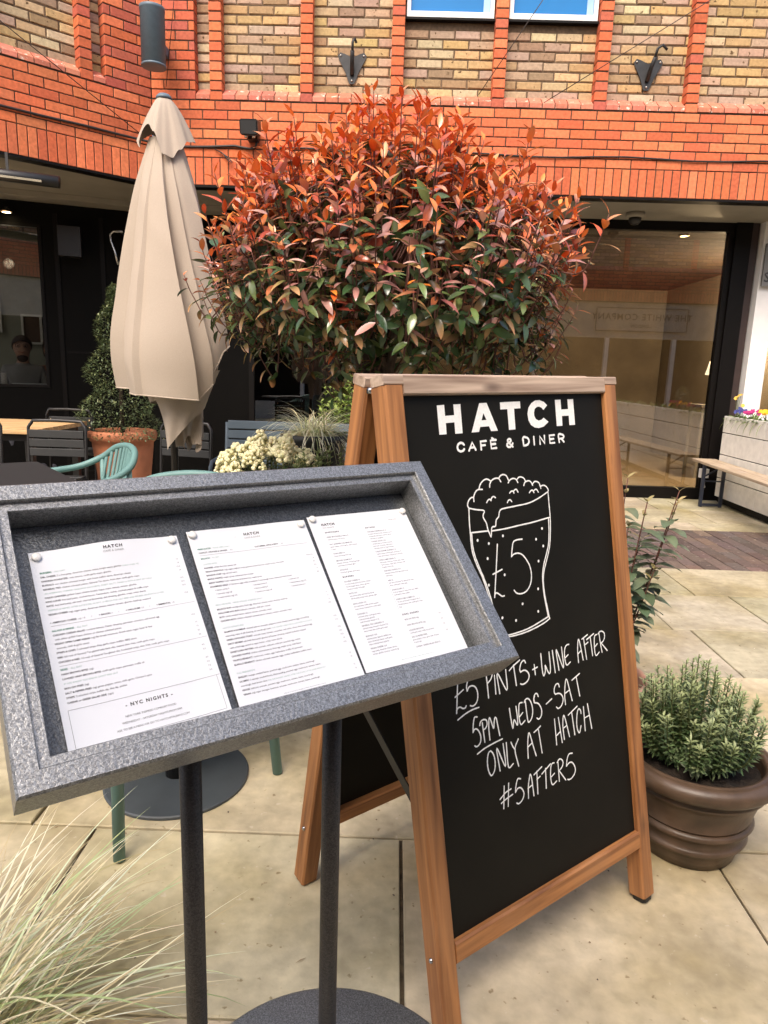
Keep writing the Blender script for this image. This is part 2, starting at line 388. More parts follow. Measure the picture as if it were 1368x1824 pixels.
# ------------------------------------------------------------------ mesh helpers
class MB:
    """collects shapes; build() links them as ONE mesh object"""
    def __init__(self):
        self.v, self.f, self.c, self.g, self.mi, self.sm = [], [], [], [], [], []
        self.col = (1, 1, 1); self.mat = 0; self.smooth = False; self.has_g = False

    def add(self, vs, fs, col=None, grain=None, smooth=None):
        o = len(self.v)
        self.v += [tuple(p) for p in vs]
        c = col or self.col
        self.c += [c] * len(vs)
        if grain is not None:
            self.g += [tuple(q) for q in grain]; self.has_g = True
        else:
            self.g += [tuple(p) for p in vs]
        self.f += [tuple(i + o for i in f) for f in fs]
        self.mi += [self.mat] * len(fs)
        self.sm += [self.smooth if smooth is None else smooth] * len(fs)

    def box(self, x0, x1, y0, y1, z0, z1, col=None):
        vs = [(x, y, z) for z in (z0, z1) for y in (y0, y1) for x in (x0, x1)]
        self.add(vs, [(0, 2, 3, 1), (4, 5, 7, 6), (0, 1, 5, 4), (2, 6, 7, 3), (0, 4, 6, 2), (1, 3, 7, 5)], col)

    def prism(self, poly, p0, ax, ay, az, length, cap=True, grain=False, smooth=False, off=None):
        """2-D outline swept along az from p0"""
        n = len(poly)
        p0, ax, ay, az = Vector(p0), Vector(ax), Vector(ay), Vector(az)
        vs, gr = [], []
        o = off or (0, 0, 0)
        for k in (0, 1):
            for a, b in poly:
                vs.append(p0 + ax * a + ay * b + az * (length * k))
                gr.append((a + o[0], b + o[1], length * k + o[2]))
        fs = [(i, (i + 1) % n, n + (i + 1) % n, n + i) for i in range(n)]
        if cap:
            fs += [tuple(range(n - 1, -1, -1)), tuple(range(n, 2 * n))]
        self.add(vs, fs, grain=gr if grain else None, smooth=smooth)

    def bar(self, p, q, w, d, side, ch=0.0, grain=False):
        """rectangular bar p->q; w measured along side, d across it; ch chamfers the long edges"""
        p, q = Vector(p), Vector(q)
        az = (q - p); L = az.length; az.normalize()
        ax = Vector(side); ax = (ax - az * ax.dot(az)).normalized()
        ay = az.cross(ax)
        a, b = w / 2, d / 2
        if ch:
            poly = [(-a + ch, -b), (a - ch, -b), (a, -b + ch), (a, b - ch), (a - ch, b), (-a + ch, b), (-a, b - ch), (-a, -b + ch)]
        else:
            poly = [(-a, -b), (a, -b), (a, b), (-a, b)]
        self.prism(poly, p, ax, ay, az, L, grain=grain, off=(U(0, 9), U(0, 9), U(0, 9)))

    def tube(self, pts, r, n=8, caps=True, smooth=True, closed=False):
        pts = [Vector(p) for p in pts]
        m = len(pts)
        rr = r if isinstance(r, (list, tuple)) else [r] * m
        vs = []
        prev = None
        for i in range(m):
            if closed:
                t = pts[(i + 1) % m] - pts[i - 1]
            else:
                t = pts[min(i + 1, m - 1)] - pts[max(i - 1, 0)]
            if t.length < 1e-9:
                t = Vector((0, 0, 1))
            t.normalize()
            if prev is None:
                a = t.cross(Vector((0, 0, 1)))
                if a.length < 1e-3:
                    a = t.cross(Vector((1, 0, 0)))
            else:
                a = prev - t * prev.dot(t)
            a.normalize(); prev = a
            b = t.cross(a)
            for k in range(n):
                th = 2 * math.pi * k / n
                vs.append(pts[i] + (a * math.cos(th) + b * math.sin(th)) * rr[i])
        fs = []
        for i in range(m if closed else m - 1):
            j = (i + 1) % m
            for k in range(n):
                l = (k + 1) % n
                fs.append((i * n + k, i * n + l, j * n + l, j * n + k))
        if caps and not closed:
            fs += [tuple(range(n - 1, -1, -1)), tuple(range((m - 1) * n, m * n))]
        self.add(vs, fs, smooth=smooth)

    def lathe(self, prof, c, n=48, smooth=True, wob=0.0):
        """profile of (radius, height) turned about the vertical through c"""
        vs, fs = [], []
        ph = U(0, 6)
        for r, z in prof:
            for k in range(n):
                a = 2 * math.pi * k / n
                q = r * (1 + wob * math.sin(3 * a + ph + z * 9))
                vs.append((c[0] + q * math.cos(a), c[1] + q * math.sin(a), c[2] + z))
        for i in range(len(prof) - 1):
            for k in range(n):
                l = (k + 1) % n
                fs.append((i * n + k, i * n + l, (i + 1) * n + l, (i + 1) * n + k))
        if prof[0][0] > 1e-6:
            fs.append(tuple(range(n - 1, -1, -1)))
        if prof[-1][0] > 1e-6:
            fs.append(tuple(range((len(prof) - 1) * n, len(prof) * n)))
        self.add(vs, fs, smooth=smooth)

    def ball(self, c, r, nu=10, nv=7, sq=(1, 1, 1), col=None):
        vs, fs = [], []
        for j in range(nv + 1):
            t = math.pi * j / nv
            for i in range(nu):
                a = 2 * math.pi * i / nu
                vs.append((c[0] + r * sq[0] * math.sin(t) * math.cos(a), c[1] + r * sq[1] * math.sin(t) * math.sin(a), c[2] + r * sq[2] * math.cos(t)))
        for j in range(nv):
            for i in range(nu):
                k = (i + 1) % nu
                fs.append((j * nu + i, (j + 1) * nu + i, (j + 1) * nu + k, j * nu + k))
        self.add(vs, fs, col=col, smooth=True)

    def quad(self, a, b, c, d, col=None):
        self.add([a, b, c, d], [(0, 1, 2, 3)], col)

    def build(self, name, mats, parent=None, xf=None):
        me = bpy.data.meshes.new(name)
        off = Vector((0, 0, 0))
        p = parent
        while p is not None:
            off += Vector(p.get('_o', (0, 0, 0))); p = p.parent
        vs = [(x - off.x, y - off.y, z - off.z) for x, y, z in self.v]
        me.from_pydata(vs, [], self.f)
        for m in (mats if isinstance(mats, (list, tuple)) else [mats]):
            me.materials.append(m)
        me.polygons.foreach_set('material_index', self.mi)
        me.polygons.foreach_set('use_smooth', self.sm)
        ca = me.color_attributes.new('Col', 'FLOAT_COLOR', 'POINT')
        ca.data.foreach_set('color', np.array([(*c, 1.0) for c in self.c], dtype=np.float32).ravel())
        if self.has_g:
            ga = me.attributes.new('grain', 'FLOAT_VECTOR', 'POINT')
            ga.data.foreach_set('vector', np.array(self.g, dtype=np.float32).ravel())
        me.update()
        o = bpy.data.objects.new(name, me)
        COL.objects.link(o)
        if parent is not None:
            o.parent = parent
        return o

def tag(o, label=None, cat=None, group=None, kind=None):
    if label: o['label'] = label
    if cat: o['category'] = cat
    if group: o['group'] = group
    if kind: o['kind'] = kind
    return o

def thing(name, label, cat, loc=(0, 0, 0), group=None, rz=0.0):
    """an Empty at the thing's base; world-space parts are stored relative to it when rz == 0"""
    o = bpy.data.objects.new(name, None)
    COL.objects.link(o)
    o.location = loc
    o.rotation_euler = (0, 0, rz)
    o.empty_display_size = .05
    if rz == 0.0:
        o['_o'] = tuple(loc)
    return tag(o, label, cat, group)

def copy_tree(o, parent=None):
    c = o.copy(); COL.objects.link(c)
    c.parent = parent
    for ch in list(o.children):
        copy_tree(ch, c)
    return c

def mesh_from_arrays(name, V, F, C, mats, parent=None, smooth=True):
    """big leaf meshes: V (n,3), F (m,4) quads, C (n,3)"""
    off = Vector((0, 0, 0)); p = parent
    while p is not None:
        off += Vector(p.get('_o', (0, 0, 0))); p = p.parent
    V = np.asarray(V, dtype=np.float32) - np.array(off, dtype=np.float32)
    me = bpy.data.meshes.new(name)
    me.vertices.add(len(V)); me.vertices.foreach_set('co', V.ravel())
    F = np.asarray(F, dtype=np.int32); k = F.shape[1]
    me.loops.add(F.size); me.loops.foreach_set('vertex_index', F.ravel())
    me.polygons.add(len(F)); me.polygons.foreach_set('loop_start', np.arange(0, F.size, k, dtype=np.int32))
    me.polygons.foreach_set('loop_total', np.full(len(F), k, dtype=np.int32))
    me.update(calc_edges=True)
    me.polygons.foreach_set('use_smooth', np.full(len(F), smooth))
    ca = me.color_attributes.new('Col', 'FLOAT_COLOR', 'POINT')
    ca.data.foreach_set('color', np.concatenate([np.asarray(C, dtype=np.float32), np.ones((len(V), 1), np.float32)], 1).ravel())
    me.materials.append(mats)
    me.validate()
    o = bpy.data.objects.new(name, me); COL.objects.link(o)
    if parent is not None: o.parent = parent
    return o

class Leaves:
    """batch of bent, folded leaves"""
    def __init__(self): self.V, self.F, self.C, self.n = [], [], [], 0
    def add(self, pos, direction, up, L, W, col, curl=.25, fold=.25, st=4, wave=0., tipcol=None, wide=.45):
        d = np.array(direction, float); d /= np.linalg.norm(d) + 1e-9
        u = np.array(up, float); u -= d * (u @ d); nu = np.linalg.norm(u)
        if nu < 1e-4:
            u = np.array((.3, .5, .8)); u -= d * (u @ d); nu = np.linalg.norm(u)
        u /= nu
        s = np.cross(d, u)
        t = np.linspace(0, 1, st + 1)
        w = W / 2 * (np.sin(np.pi * t ** (.85 if wide >= .45 else .6)) ** .8) + W * .02
        w[-1] = W * .015
        a = curl * t
        along = L * (np.sin(a) / curl if abs(curl) > 1e-3 else t)
        drop = -L * ((1 - np.cos(a)) / curl if abs(curl) > 1e-3 else 0 * t)
        mid = pos + np.outer(along, d) + np.outer(drop, u)
        wv = wave * W * np.sin(t * 9 + pos[0] * 70)
        le = mid + np.outer(w, s) + np.outer(w * fold + wv, u)
        ri = mid - np.outer(w, s) + np.outer(w * fold - wv, u)
        V = np.stack([le, mid, ri], 1).reshape(-1, 3)
        b = self.n
        for i in range(st):
            j = b + 3 * i
            self.F.append((j, j + 1, j + 4, j + 3)); self.F.append((j + 1, j + 2, j + 5, j + 4))
        self.V.append(V); self.n += len(V)
        c = np.tile(np.array(col, float), (len(V), 1))
        if tipcol is not None:
            k = np.repeat(t, 3)[:, None]; c = c * (1 - k) + np.array(tipcol) * k
        c[1::3] *= 1.18                                      # midrib
        self.C.append(c)
    def build(self, name, m, parent):
        return mesh_from_arrays(name, np.concatenate(self.V), self.F, np.concatenate(self.C), m, parent)

def catmull(pts, sub=5):
    P = [np.array(p, float) for p in pts]
    if len(P) < 3:
        return P
    P = [2 * P[0] - P[1]] + P + [2 * P[-1] - P[-2]]
    out = []
    for i in range(1, len(P) - 2):
        for k in range(sub):
            t = k / sub
            out.append(.5 * ((2 * P[i]) + (-P[i - 1] + P[i + 1]) * t + (2 * P[i - 1] - 5 * P[i] + 4 * P[i + 1] - P[i + 2]) * t * t + (-P[i - 1] + 3 * P[i] - 3 * P[i + 1] + P[i + 2]) * t ** 3))
    out.append(P[-2])
    return out


# ------------------------------------------------------------------ ground
def chamfer_block(mb, P, a0, a1, z0, z1, depth, ch, col, jit=0.0, push=0.0):
    """one brick: P(s, out, z) maps to the world; front face at out=push"""
    def q(s, o, z): return tuple(P(s + U(-jit, jit), o + push, z + U(-jit, jit)))
    b = [tuple(P(s, -depth, z)) for s, z in ((a0, z0), (a1, z0), (a1, z1), (a0, z1))]
    e = [q(s, -ch, z) for s, z in ((a0, z0), (a1, z0), (a1, z1), (a0, z1))]
    f = [q(s, 0, z) for s, z in ((a0 + ch, z0 + ch), (a1 - ch, z0 + ch), (a1 - ch, z1 - ch), (a0 + ch, z1 - ch))]
    fs = [(8, 9, 10, 11)]
    for i in range(4):
        j = (i + 1) % 4
        fs += [(i, j, 4 + j, 4 + i), (4 + i, 4 + j, 8 + j, 8 + i)]
    mb.add(b + e + f, fs, col)

def jitcol(c, v=.12, w=.05):
    k = 1 + U(-v, v)
    return tuple(max(0, x * k * (1 + U(-w, w))) for x in c)

g = MB(); g.box(-150, 150, -150, 150, -.30, -.010)
tag(g.build('ground', MT['joint']), kind='structure')

def build_paving():
    mb = MB()
    rows = [-2.26, -1.70, -1.14, -.58, -.02, .54, 1.10, 1.642, 2.205, 2.757, 3.312, 3.888, 4.456]
    rows2 = [5.690, 5.985, 6.59, 7.20]
    first = {1.10: -.77, 1.642: -.945, 2.757: 1.53, 3.312: 1.72, 3.888: 2.34, 5.690: 2.62, 5.985: 2.05}
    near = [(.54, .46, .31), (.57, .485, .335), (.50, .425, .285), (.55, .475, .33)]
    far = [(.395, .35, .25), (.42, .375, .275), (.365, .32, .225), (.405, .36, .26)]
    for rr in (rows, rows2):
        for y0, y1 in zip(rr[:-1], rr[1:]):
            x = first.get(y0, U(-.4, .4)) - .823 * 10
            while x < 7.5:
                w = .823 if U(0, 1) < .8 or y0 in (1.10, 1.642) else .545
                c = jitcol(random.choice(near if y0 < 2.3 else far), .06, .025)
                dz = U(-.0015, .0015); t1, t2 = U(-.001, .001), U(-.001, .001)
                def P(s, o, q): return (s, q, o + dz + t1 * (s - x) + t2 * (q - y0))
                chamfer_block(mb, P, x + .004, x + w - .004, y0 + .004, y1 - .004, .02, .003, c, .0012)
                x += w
    return tag(mb.build('paving', MT['slab']), kind='structure')
build_paving()

def build_band():
    mb = MB()
    tones = [(.115, .082, .070), (.14, .10, .085), (.095, .07, .064), (.16, .11, .09), (.12, .095, .088)]
    x, k = -8.0, 0
    while x < 8:
        y = 4.460 - (.1025 if k % 2 else 0)
        while y < 5.686:
            a, b = max(y, 4.460), min(y + .205, 5.686)
            if b - a > .03:
                dz = U(-.003, .001)
                def P(s, o, q): return (s, q, o + dz)
                chamfer_block(mb, P, x + .003, x + .1, a + .003, b - .003, .02, .004, jitcol(random.choice(tones), .12), .0012)
            y += .205
        x += .103; k += 1
    return tag(mb.build('brick_path', MT['paver']), kind='structure')
build_band()

def build_litter():
    """dead leaf scraps, grit and twigs lying about on the slabs: too many and small to count"""
    L = Leaves(); rng = random.Random(3)
    for i in range(260):
        p = np.array((rng.uniform(-1.2, 2.6), rng.uniform(.9, 4.2), .003))
        a = rng.uniform(0, 6.28)
        if rng.random() < .75:
            L.add(p, (math.cos(a), math.sin(a), .05), (0, 0, 1), rng.uniform(.004, .010), .005, rng.choice([(.12, .08, .05), (.55, .5, .42), (.2, .13, .07), (.07, .05, .035)]), .3, .3, 2)
        else:
            L.add(p, (math.cos(a), math.sin(a), .05), (0, 0, 1), rng.uniform(.015, .035), .003, (.35, .26, .15), .3, .2, 2)
    for k in range(5):                                       # the few dry blades beside the menu stand's base
        p = np.array((-.26 + .03 * k, 1.085 + .01 * k, .006))
        L.add(p, (.8, .6 - .1 * k, .04), (0, 0, 1), .06, .004, (.45, .36, .22), .2, .2, 3)
    return tag(L.build('leaf_litter', MT['foliage'], None), kind='stuff')
build_litter()

# ------------------------------------------------------------------ brick building
RED = [(.56, .148, .062), (.52, .132, .055), (.59, .172, .074), (.48, .114, .050)]
PLUM = [(.45, .11, .065), (.50, .125, .06), (.40, .10, .065)]
BUFF = [(.41, .27, .13), (.38, .265, .175), (.46, .33, .18), (.33, .22, .12), (.40, .275, .19), (.28, .19, .12), (.36, .255, .185), (.44, .30, .14), (.48, .37, .235)]
ZS = 2.75            # underside of the brick band
C0 = 6.39            # its face
TOPZ = 5.30
PIT = .0745

def wall_map(O, d, n):
    def P(s, o, z): return (O[0] + d[0] * s + n[0] * o, O[1] + d[1] * s + n[1] * o, z)
    return P

def course_run(mb, P, a, b, z, h, L, start, gap, tones, depth, ch, jit, push=.0015, var=.10):
    s = start
    while s < b:
        a0, a1 = max(s + gap / 2, a + gap / 4), min(s + L - gap / 2, b - gap / 4)
        if a1 - a0 > .02:
            chamfer_block(mb, P, a0, a1, z, z + h, depth, ch, jitcol(random.choice(tones), var), jit, U(-push, push))
        s += L

def build_wing(root, O, d, n, smax, bays, pilasters, red_zone, windows, zs=ZS, cut=None, first_sill=None, top=TOPZ):
    P = wall_map(O, d, n)
    a0 = 0.0
    f = MB()
    s = a0
    while s < smax:                                          # soldier course
        if s + .0717 > a0:
            chamfer_block(f, P, s + .004, s + .0677, zs + .004, zs + .219, .10, .003, jitcol(random.choice(RED), .09), .0006, U(-.002, .002))
        s += .0717
    z = zs + .227
    for k in range(6):
        course_run(f, P, a0, smax, z, PIT - .009, .215, a0 - (.1075 if k % 2 else 0), .009, RED, .10, .003, .0006)
        z += PIT
    o = f.build('brick_band', MT['red_brick'], root)
    m = MB()                                                 # mortar bed just behind the faces, and the steel angle under it
    def slab(mb, s0, s1, o0, o1, z0, z1):
        vs = [P(s_, o_, z_) for z_ in (z0, z1) for o_ in (o0, o1) for s_ in (s0, s1)]
        mb.add(vs, [(0, 2, 3, 1), (4, 5, 7, 6), (0, 1, 5, 4), (2, 6, 7, 3), (0, 4, 6, 2), (1, 3, 7, 5)])
    slab(m, a0, smax, -.098, -.006, zs + .002, z)
    m.build('mortar', MT['dark_mortar'], o)
    li = MB(); slab(li, a0, smax, -.11, .001, zs - .016, zs)
    li.build('steel_lintel', MT['black_frame'], root)
    zsill = z
    # sloping sill bricks between the pilasters
    for b0, b1 in bays:
        si = MB(); mm = MB()
        w = b1 - b0; k = max(1, round(w / .107)); p = w / k
        for i in range(k):
            x0, x1 = b0 + i * p + .004, b0 + (i + 1) * p - .004
            dz = U(-.002, .002); do = U(-.002, .003)
            c = jitcol(random.choice([(.50, .17, .105), (.55, .20, .13), (.46, .15, .10)]), .1)
            prof = [(.004 + do, zsill + .006), (.004 + do, zsill + .040), (-.003 + do, zsill + .046), (-.098, zsill + .112 + dz), (-.098, zsill + .006)]
            vs = [P(x, o_, z_) for x in (x0, x1) for o_, z_ in prof]
            q = len(prof)
            si.add(vs, [tuple(range(q - 1, -1, -1)), tuple(range(q, 2 * q))] + [(i_, (i_ + 1) % q, q + (i_ + 1) % q, q + i_) for i_ in range(q)], c)
        prof = [(-.004, zsill), (-.004, zsill + .036), (-.097, zsill + .100), (-.097, zsill)]
        vs = [P(x, o_, z_) for x in (b0, b1) for o_, z_ in prof]
        mm.add(vs, [(3, 2, 1, 0), (4, 5, 6, 7)] + [(i_, (i_ + 1) % 4, 4 + (i_ + 1) % 4, 4 + i_) for i_ in range(4)])
        so = si.build('sloping_sill', MT['sill_brick'], root)
        mm.build('mortar', MT['dark_mortar'], so)
    # pale stock-brick panels set back between them
    u = MB(); um = MB()
    for j, (b0, b1) in enumerate(bays):
        zt = windows[j] if j in windows else top
        zz = zsill + .100
        k = 0
        def PB(s_, o_, z_): return P(s_, o_ - .098, z_)
        while zz + PIT - .012 < zt:
            course_run(u, PB, b0 - .01, b1 + .01, zz, PIT - .012, .2165, b0 - (.108 if k % 2 else 0.01), .011, BUFF, .06, .006, .0022, .003, .14)
            zz += PIT; k += 1
        slab(um, b0 - .02, b1 + .02, -.20, -.107, zsill + .02, zt)
    if red_zone:
        ra, rb = red_zone
        zz = zsill; k = 0
        while zz < top - PIT:
            tones = RED + PLUM if k > 1 else PLUM + RED[:2]
            course_run(f2, P, ra, rb, zz + .002, PIT - .010, .215, ra - (.1075 if k % 2 else 0), .009, tones, .10, .003, .0007)
            zz += PIT; k += 1
        slab(fm2, ra, rb - .004, -.20, -.006, zsill, top)
    uo = u.build('stock_brick_wall', MT['buff_brick'], root)
    um.build('mortar', MT['mortar'], uo)
    for p0, p1 in pilasters:
        pb = MB(); pm = MB(); zz = zsill + .002
        while zz < top - PIT:
            chamfer_block(pb, P, p0 + U(-.001, .001), p1 + U(-.001, .001), zz, zz + PIT - .010, .105, .003, jitcol(random.choice(RED + RED + PLUM), .1), .0006, .002 + U(-.002, .002))
            zz += PIT
        slab(pm, p0 + .004, p1 - .004, -.20, -.004, zsill, top)
        po = pb.build('pilaster', MT['red_brick'], root)
        pm.build('mortar', MT['dark_mortar'], po)
    for j, zt in windows.items():                            # upper windows: white frame, blue blind behind the glass
        b0, b1 = bays[j]
        w = MB()
        t = .046
        z0, z1 = zt + .018, top - .05
        slab(w, b0 + .012, b1 - .012, -.12, -.060, z0, z0 + t)
        slab(w, b0 + .012, b1 - .012, -.12, -.060, z1 - t, z1)
        slab(w, b0 + .012, b0 + .012 + t * .7, -.12, -.060, z0 + t, z1 - t)
        slab(w, b1 - .012 - t * .7, b1 - .012, -.12, -.060, z0 + t, z1 - t)
        wo = w.build('window', MT['white_paint'], root)
        q = MB(); slab(q, b0 + .012 + t * .7, b1 - .012 - t * .7, -.098, -.090, z0 + t, z1 - t); q.build('pane', MT['blue_glass'], wo)
        q = MB(); slab(q, b1 - .10, b1 - .015 - t * .7, -.0895, -.086, z0 + t + .001, z1 - t - .001); q.build('side_strip', mat('pale_blue_strip', (.30, .48, .62), .3) if 'pale_blue_strip' not in bpy.data.materials else bpy.data.materials['pale_blue_strip'], wo)
        q = MB(); slab(q, b0, b1, -.13, -.052, zt, zt + .018); q.build('sill_strip', MT['black_frame'], wo)

bld = thing('brick_building', 'red and buff brick building with dark shopfronts wrapping round the corner of the courtyard', 'building', (0, 6.39, 0))
f2, fm2 = MB(), MB()
CX = -2.155
pil = [(-1.658, -1.556), (-.894, -.794), (-.136, -.032), (.716, .819), (1.572, 1.675), (2.337, 2.440), (3.11, 3.213), (3.88, 3.983), (4.65, 4.753)]
pil_s = [(a - CX, b - CX) for a, b in pil]
bays = [(-1.78 - CX, -1.658 - CX)] + [(pil_s[i][1], pil_s[i + 1][0]) for i in range(len(pil_s) - 1)]
build_wing(bld, (CX, C0), (1, 0), (0, -1), 4.753 - CX, bays, pil_s, (0, -1.78 - CX), {3: 4.095, 4: 4.095})
dL, nL = (-.731, -.682), (.682, -.731)
pilL = [(.484, .582), (1.262, 1.362), (2.04, 2.14), (2.82, 2.92)]
baysL = [(.382, .484)] + [(pilL[i][1], pilL[i + 1][0]) for i in range(3)]
build_wing(bld, (CX, C0), dL, nL, 2.92, baysL, pilL, (0, .382), {})
q = f2.build('corner_brickwork', MT['red_brick'], bld)
fm2.build('mortar', MT['dark_mortar'], q)

LA, LB = Vector((-4.72, 6.475, 0)), Vector((-2.55, 7.28, 0))
def poly_slab(mb, pts, z0, z1):
    n_ = len(pts)
    mb.add([(x, y, z0) for x, y in pts] + [(x, y, z1) for x, y in pts], [tuple(range(n_ - 1, -1, -1)), tuple(range(n_, 2 * n_))] + [(i, (i + 1) % n_, n_ + (i + 1) % n_, n_ + i) for i in range(n_)])
m = MB()
ex, ey = CX + dL[0] * 2.92 - nL[0] * .11, C0 + dL[1] * 2.92 - nL[1] * .11
poly_slab(m, [(4.75, C0 + .112), (4.75, 7.6), (-2.3, 7.6), (-6.2, 6.3), (ex - .9, ey), (ex, ey), (CX - nL[0] * .11 + .03, C0 + .112)], ZS - .012, ZS + .05)
m.build('soffit', MT['soffit'], bld)
m = MB()                                                     # dropped trim in front of the left shopfront
for (a, b) in (((-4.6, 6.22), (-2.57, 7.03)), ((-2.57, 7.03), (-1.75, 7.10))):
    d_ = (Vector(b) - Vector(a)).normalized(); nn = Vector((-d_.y, d_.x))
    poly_slab(m, [a, b, tuple(Vector(b) + nn * .27), tuple(Vector(a) + nn * .27)], ZS - .062, ZS - .014)
m.build('bulkhead', MT['soffit'], bld)
m = MB(); poly_slab(m, [(5, C0 + .1), (5, 13), (-9, 13), (-6.4, 3.2), (ex, ey), (CX, C0 + .1)], TOPZ, TOPZ + .1); m.build('roof', MT['mortar'], bld)
m = MB()                                                     # interior shell
m.box(-6.5, 4.4, 12.0, 12.1, 0, 2.74); m.box(-6.6, -6.5, 6.3, 12, 0, 2.74); m.box(-.62, -.54, 7.45, 12, 0, 2.74)
m.build('interior_wall', MT['brown_wall'], bld)
m = MB(); m.box(-.53, 4.39, 11.9, 11.99, 0, 2.65); m.build('interior_wall', mat('pale_back_wall', (.30, .25, .185), .8, vscale=2, var=.25), bld)
m = MB(); m.box(4.4, 4.5, 7.3, 12.1, 0, 2.74); m.build('interior_wall', mat('tan_interior', (.40, .345, .265), .8, vscale=3), bld)
m = MB(); poly_slab(m, [(4.4, 7.28), (4.4, 12), (-6.5, 12), (-6.5, 6.2), (LA.x, LA.y), (LB.x, LB.y + .02), (-1.55, 7.32)], -.008, .004); m.build('interior_floor', MT['floor_in'], bld)

# right-hand and middle glazing on the back line, Y = 7.2 .. 7.3
def shop_window(x0, x1, y, z0, z1, t0, glass, low=.115, head=.085):
    w = MB()
    w.box(x0, x1, y, y + .08, z0, z0 + low); w.box(x0, x1, y, y + .08, z1 - head, z1)
    w.box(x0, x0 + t0, y + .002, y + .078, z0 + low, z1 - head); w.box(x1 - t0, x1, y + .002, y + .078, z0 + low, z1 - head)
    o = w.build('shop_window', MT['black_frame'], bld)
    p = MB(); p.box(x0 + t0, x1 - t0, y + .03, y + .038, z0 + low, z1 - head)
    p.build('pane', glass, o)
shop_window(1.02, 3.245, 7.2, .004, ZS - .012, .05, MT['glass'])
shop_window(.18, 1.02, 7.2, .004, ZS - .012, .05, MT['glass'])
shop_window(-.66, .18, 7.2, .004, ZS - .012, .05, MT['glass_side'])
shop_window(-1.52, -.66, 7.2, .004, ZS - .012, .05, MT['glass_side'])
m = MB(); m.box(3.245, 3.40, 7.17, 7.30, 0, ZS - .012); m.build('door_jamb', MT['black_frame'], bld)
m = MB(); m.box(3.40, 3.475, 7.19, 7.30, 0, ZS - .012); m.build('door_jamb', MT['plum_jamb'], bld)
# left dark front, with a window at its far left
dl = (LB - LA).normalized()
PL = wall_map((LA.x, LA.y), (dl.x, dl.y), (dl.y, -dl.x))
def slabL(mb, s0, s1, o0, o1, z0, z1):
    vs = [PL(s_, o_, z_) for z_ in (z0, z1) for o_ in (o0, o1) for s_ in (s0, s1)]
    mb.add(vs, [(0, 2, 3, 1), (4, 5, 7, 6), (0, 1, 5, 4), (2, 6, 7, 3), (0, 4, 6, 2), (1, 3, 7, 5)])
sw = (Vector((-3.453, 6.946, 0)) - LA).length
m = MB()
slabL(m, -.4, sw + .0, -.1, 0, 0, .955); slabL(m, -.4, sw, -.1, 0, 2.49, ZS - .012); slabL(m, sw, (LB - LA).length + .01, -.1, 0, 0, ZS - .012)
m.box(-2.55, -1.52, 7.28, 7.36, 0, ZS - .012)
m.build('dark_front', MT['dark_wall'], bld)
m = MB()
slabL(m, sw + .11, sw + .15, 0, .014, .05, 2.6); slabL(m, sw + .52, sw + .56, 0, .014, .05, 2.6)
for k in range(2): slabL(m, sw + .17, sw + .50, 0, .010, .10 + k * 1.2, .12 + k * 1.2)
m.build('panel_moulding', MT['black_frame'], bld)
w = MB()
slabL(w, -.4, sw, -.06, .012, .957, .985); slabL(w, -.4, sw, -.06, .012, 2.46, 2.488); slabL(w, sw - .03, sw - .001, -.06, .012, .985, 2.46)
wo = w.build('shop_window', MT['black_frame'], bld)
w = MB(); slabL(w, -.4, sw - .03, -.034, -.028, .985, 2.46); w.build('pane', MT['glass_side'], wo)
w = MB(); slabL(w, -.4, sw - .002, -.32, -.040, .957, .972); w.build('window_shelf', MT['dark_wall'], wo)

# things inside, seen dimly through the glass
def picture(s, z, w_, h_, label):
    r = thing('framed_picture', label, 'picture', group='framed prints hanging inside the dark restaurant')
    m = MB(); o0 = -1.55
    for a, b, c, d in ((s, s + w_, z, z + .025), (s, s + w_, z + h_ - .025, z + h_), (s, s + .025, z + .025, z + h_ - .025), (s + w_ - .025, s + w_, z + .025, z + h_ - .025)):
        slabL(m, a, b, o0, o0 + .03, c, d)
    m.build('frame', MT['grey_paint'], r)
    m = MB(); slabL(m, s + .025, s + w_ - .025, o0, o0 + .012, z + .025, z + h_ - .025); m.build('print', MT['brown_wall'], r)
m = MB(); slabL(m, -.6, 2.4, -1.72, -1.56, 0, 2.7); m.build('back_wall', mat('sage_wall', (.17, .18, .15), .8, vscale=3), bld)
picture(.42, 1.52, .30, .42, 'portrait shaped framed print on the wall behind the bearded man')
picture(.92, 1.40, .22, .34, 'small framed print above the seated woman inside the restaurant')
r = thing('candle', 'white pillar candle standing on the inner window shelf', 'candle')
m = MB(); p = PL(.93, -.085, 0); m.lathe([(.026, .973), (.027, .977), (.027, 1.085), (.022, 1.09), (.012, 1.085), (0, 1.083)], (p[0], p[1], 0), 20); m.build('wax', MT['white_paint'], r)
m = MB(); m.tube([(p[0], p[1], 1.083), (p[0], p[1], 1.098)], .0015, 5); m.build('wick', MT['cable'], r)
r = MB(); slabL(r, .74, .86, -.14, -.05, .973, 1.03)
tag(r.build('napkin_box', MT['white_paint']), 'low pale box on the inner window shelf beside the candle', 'box')
r = MB(); slabL(r, 1.00, 1.36, -.16, -.05, .973, .990)
tag(r.build('menu_pile', MT['paper']), 'flat white stack of menus on the inner window shelf', 'menus')

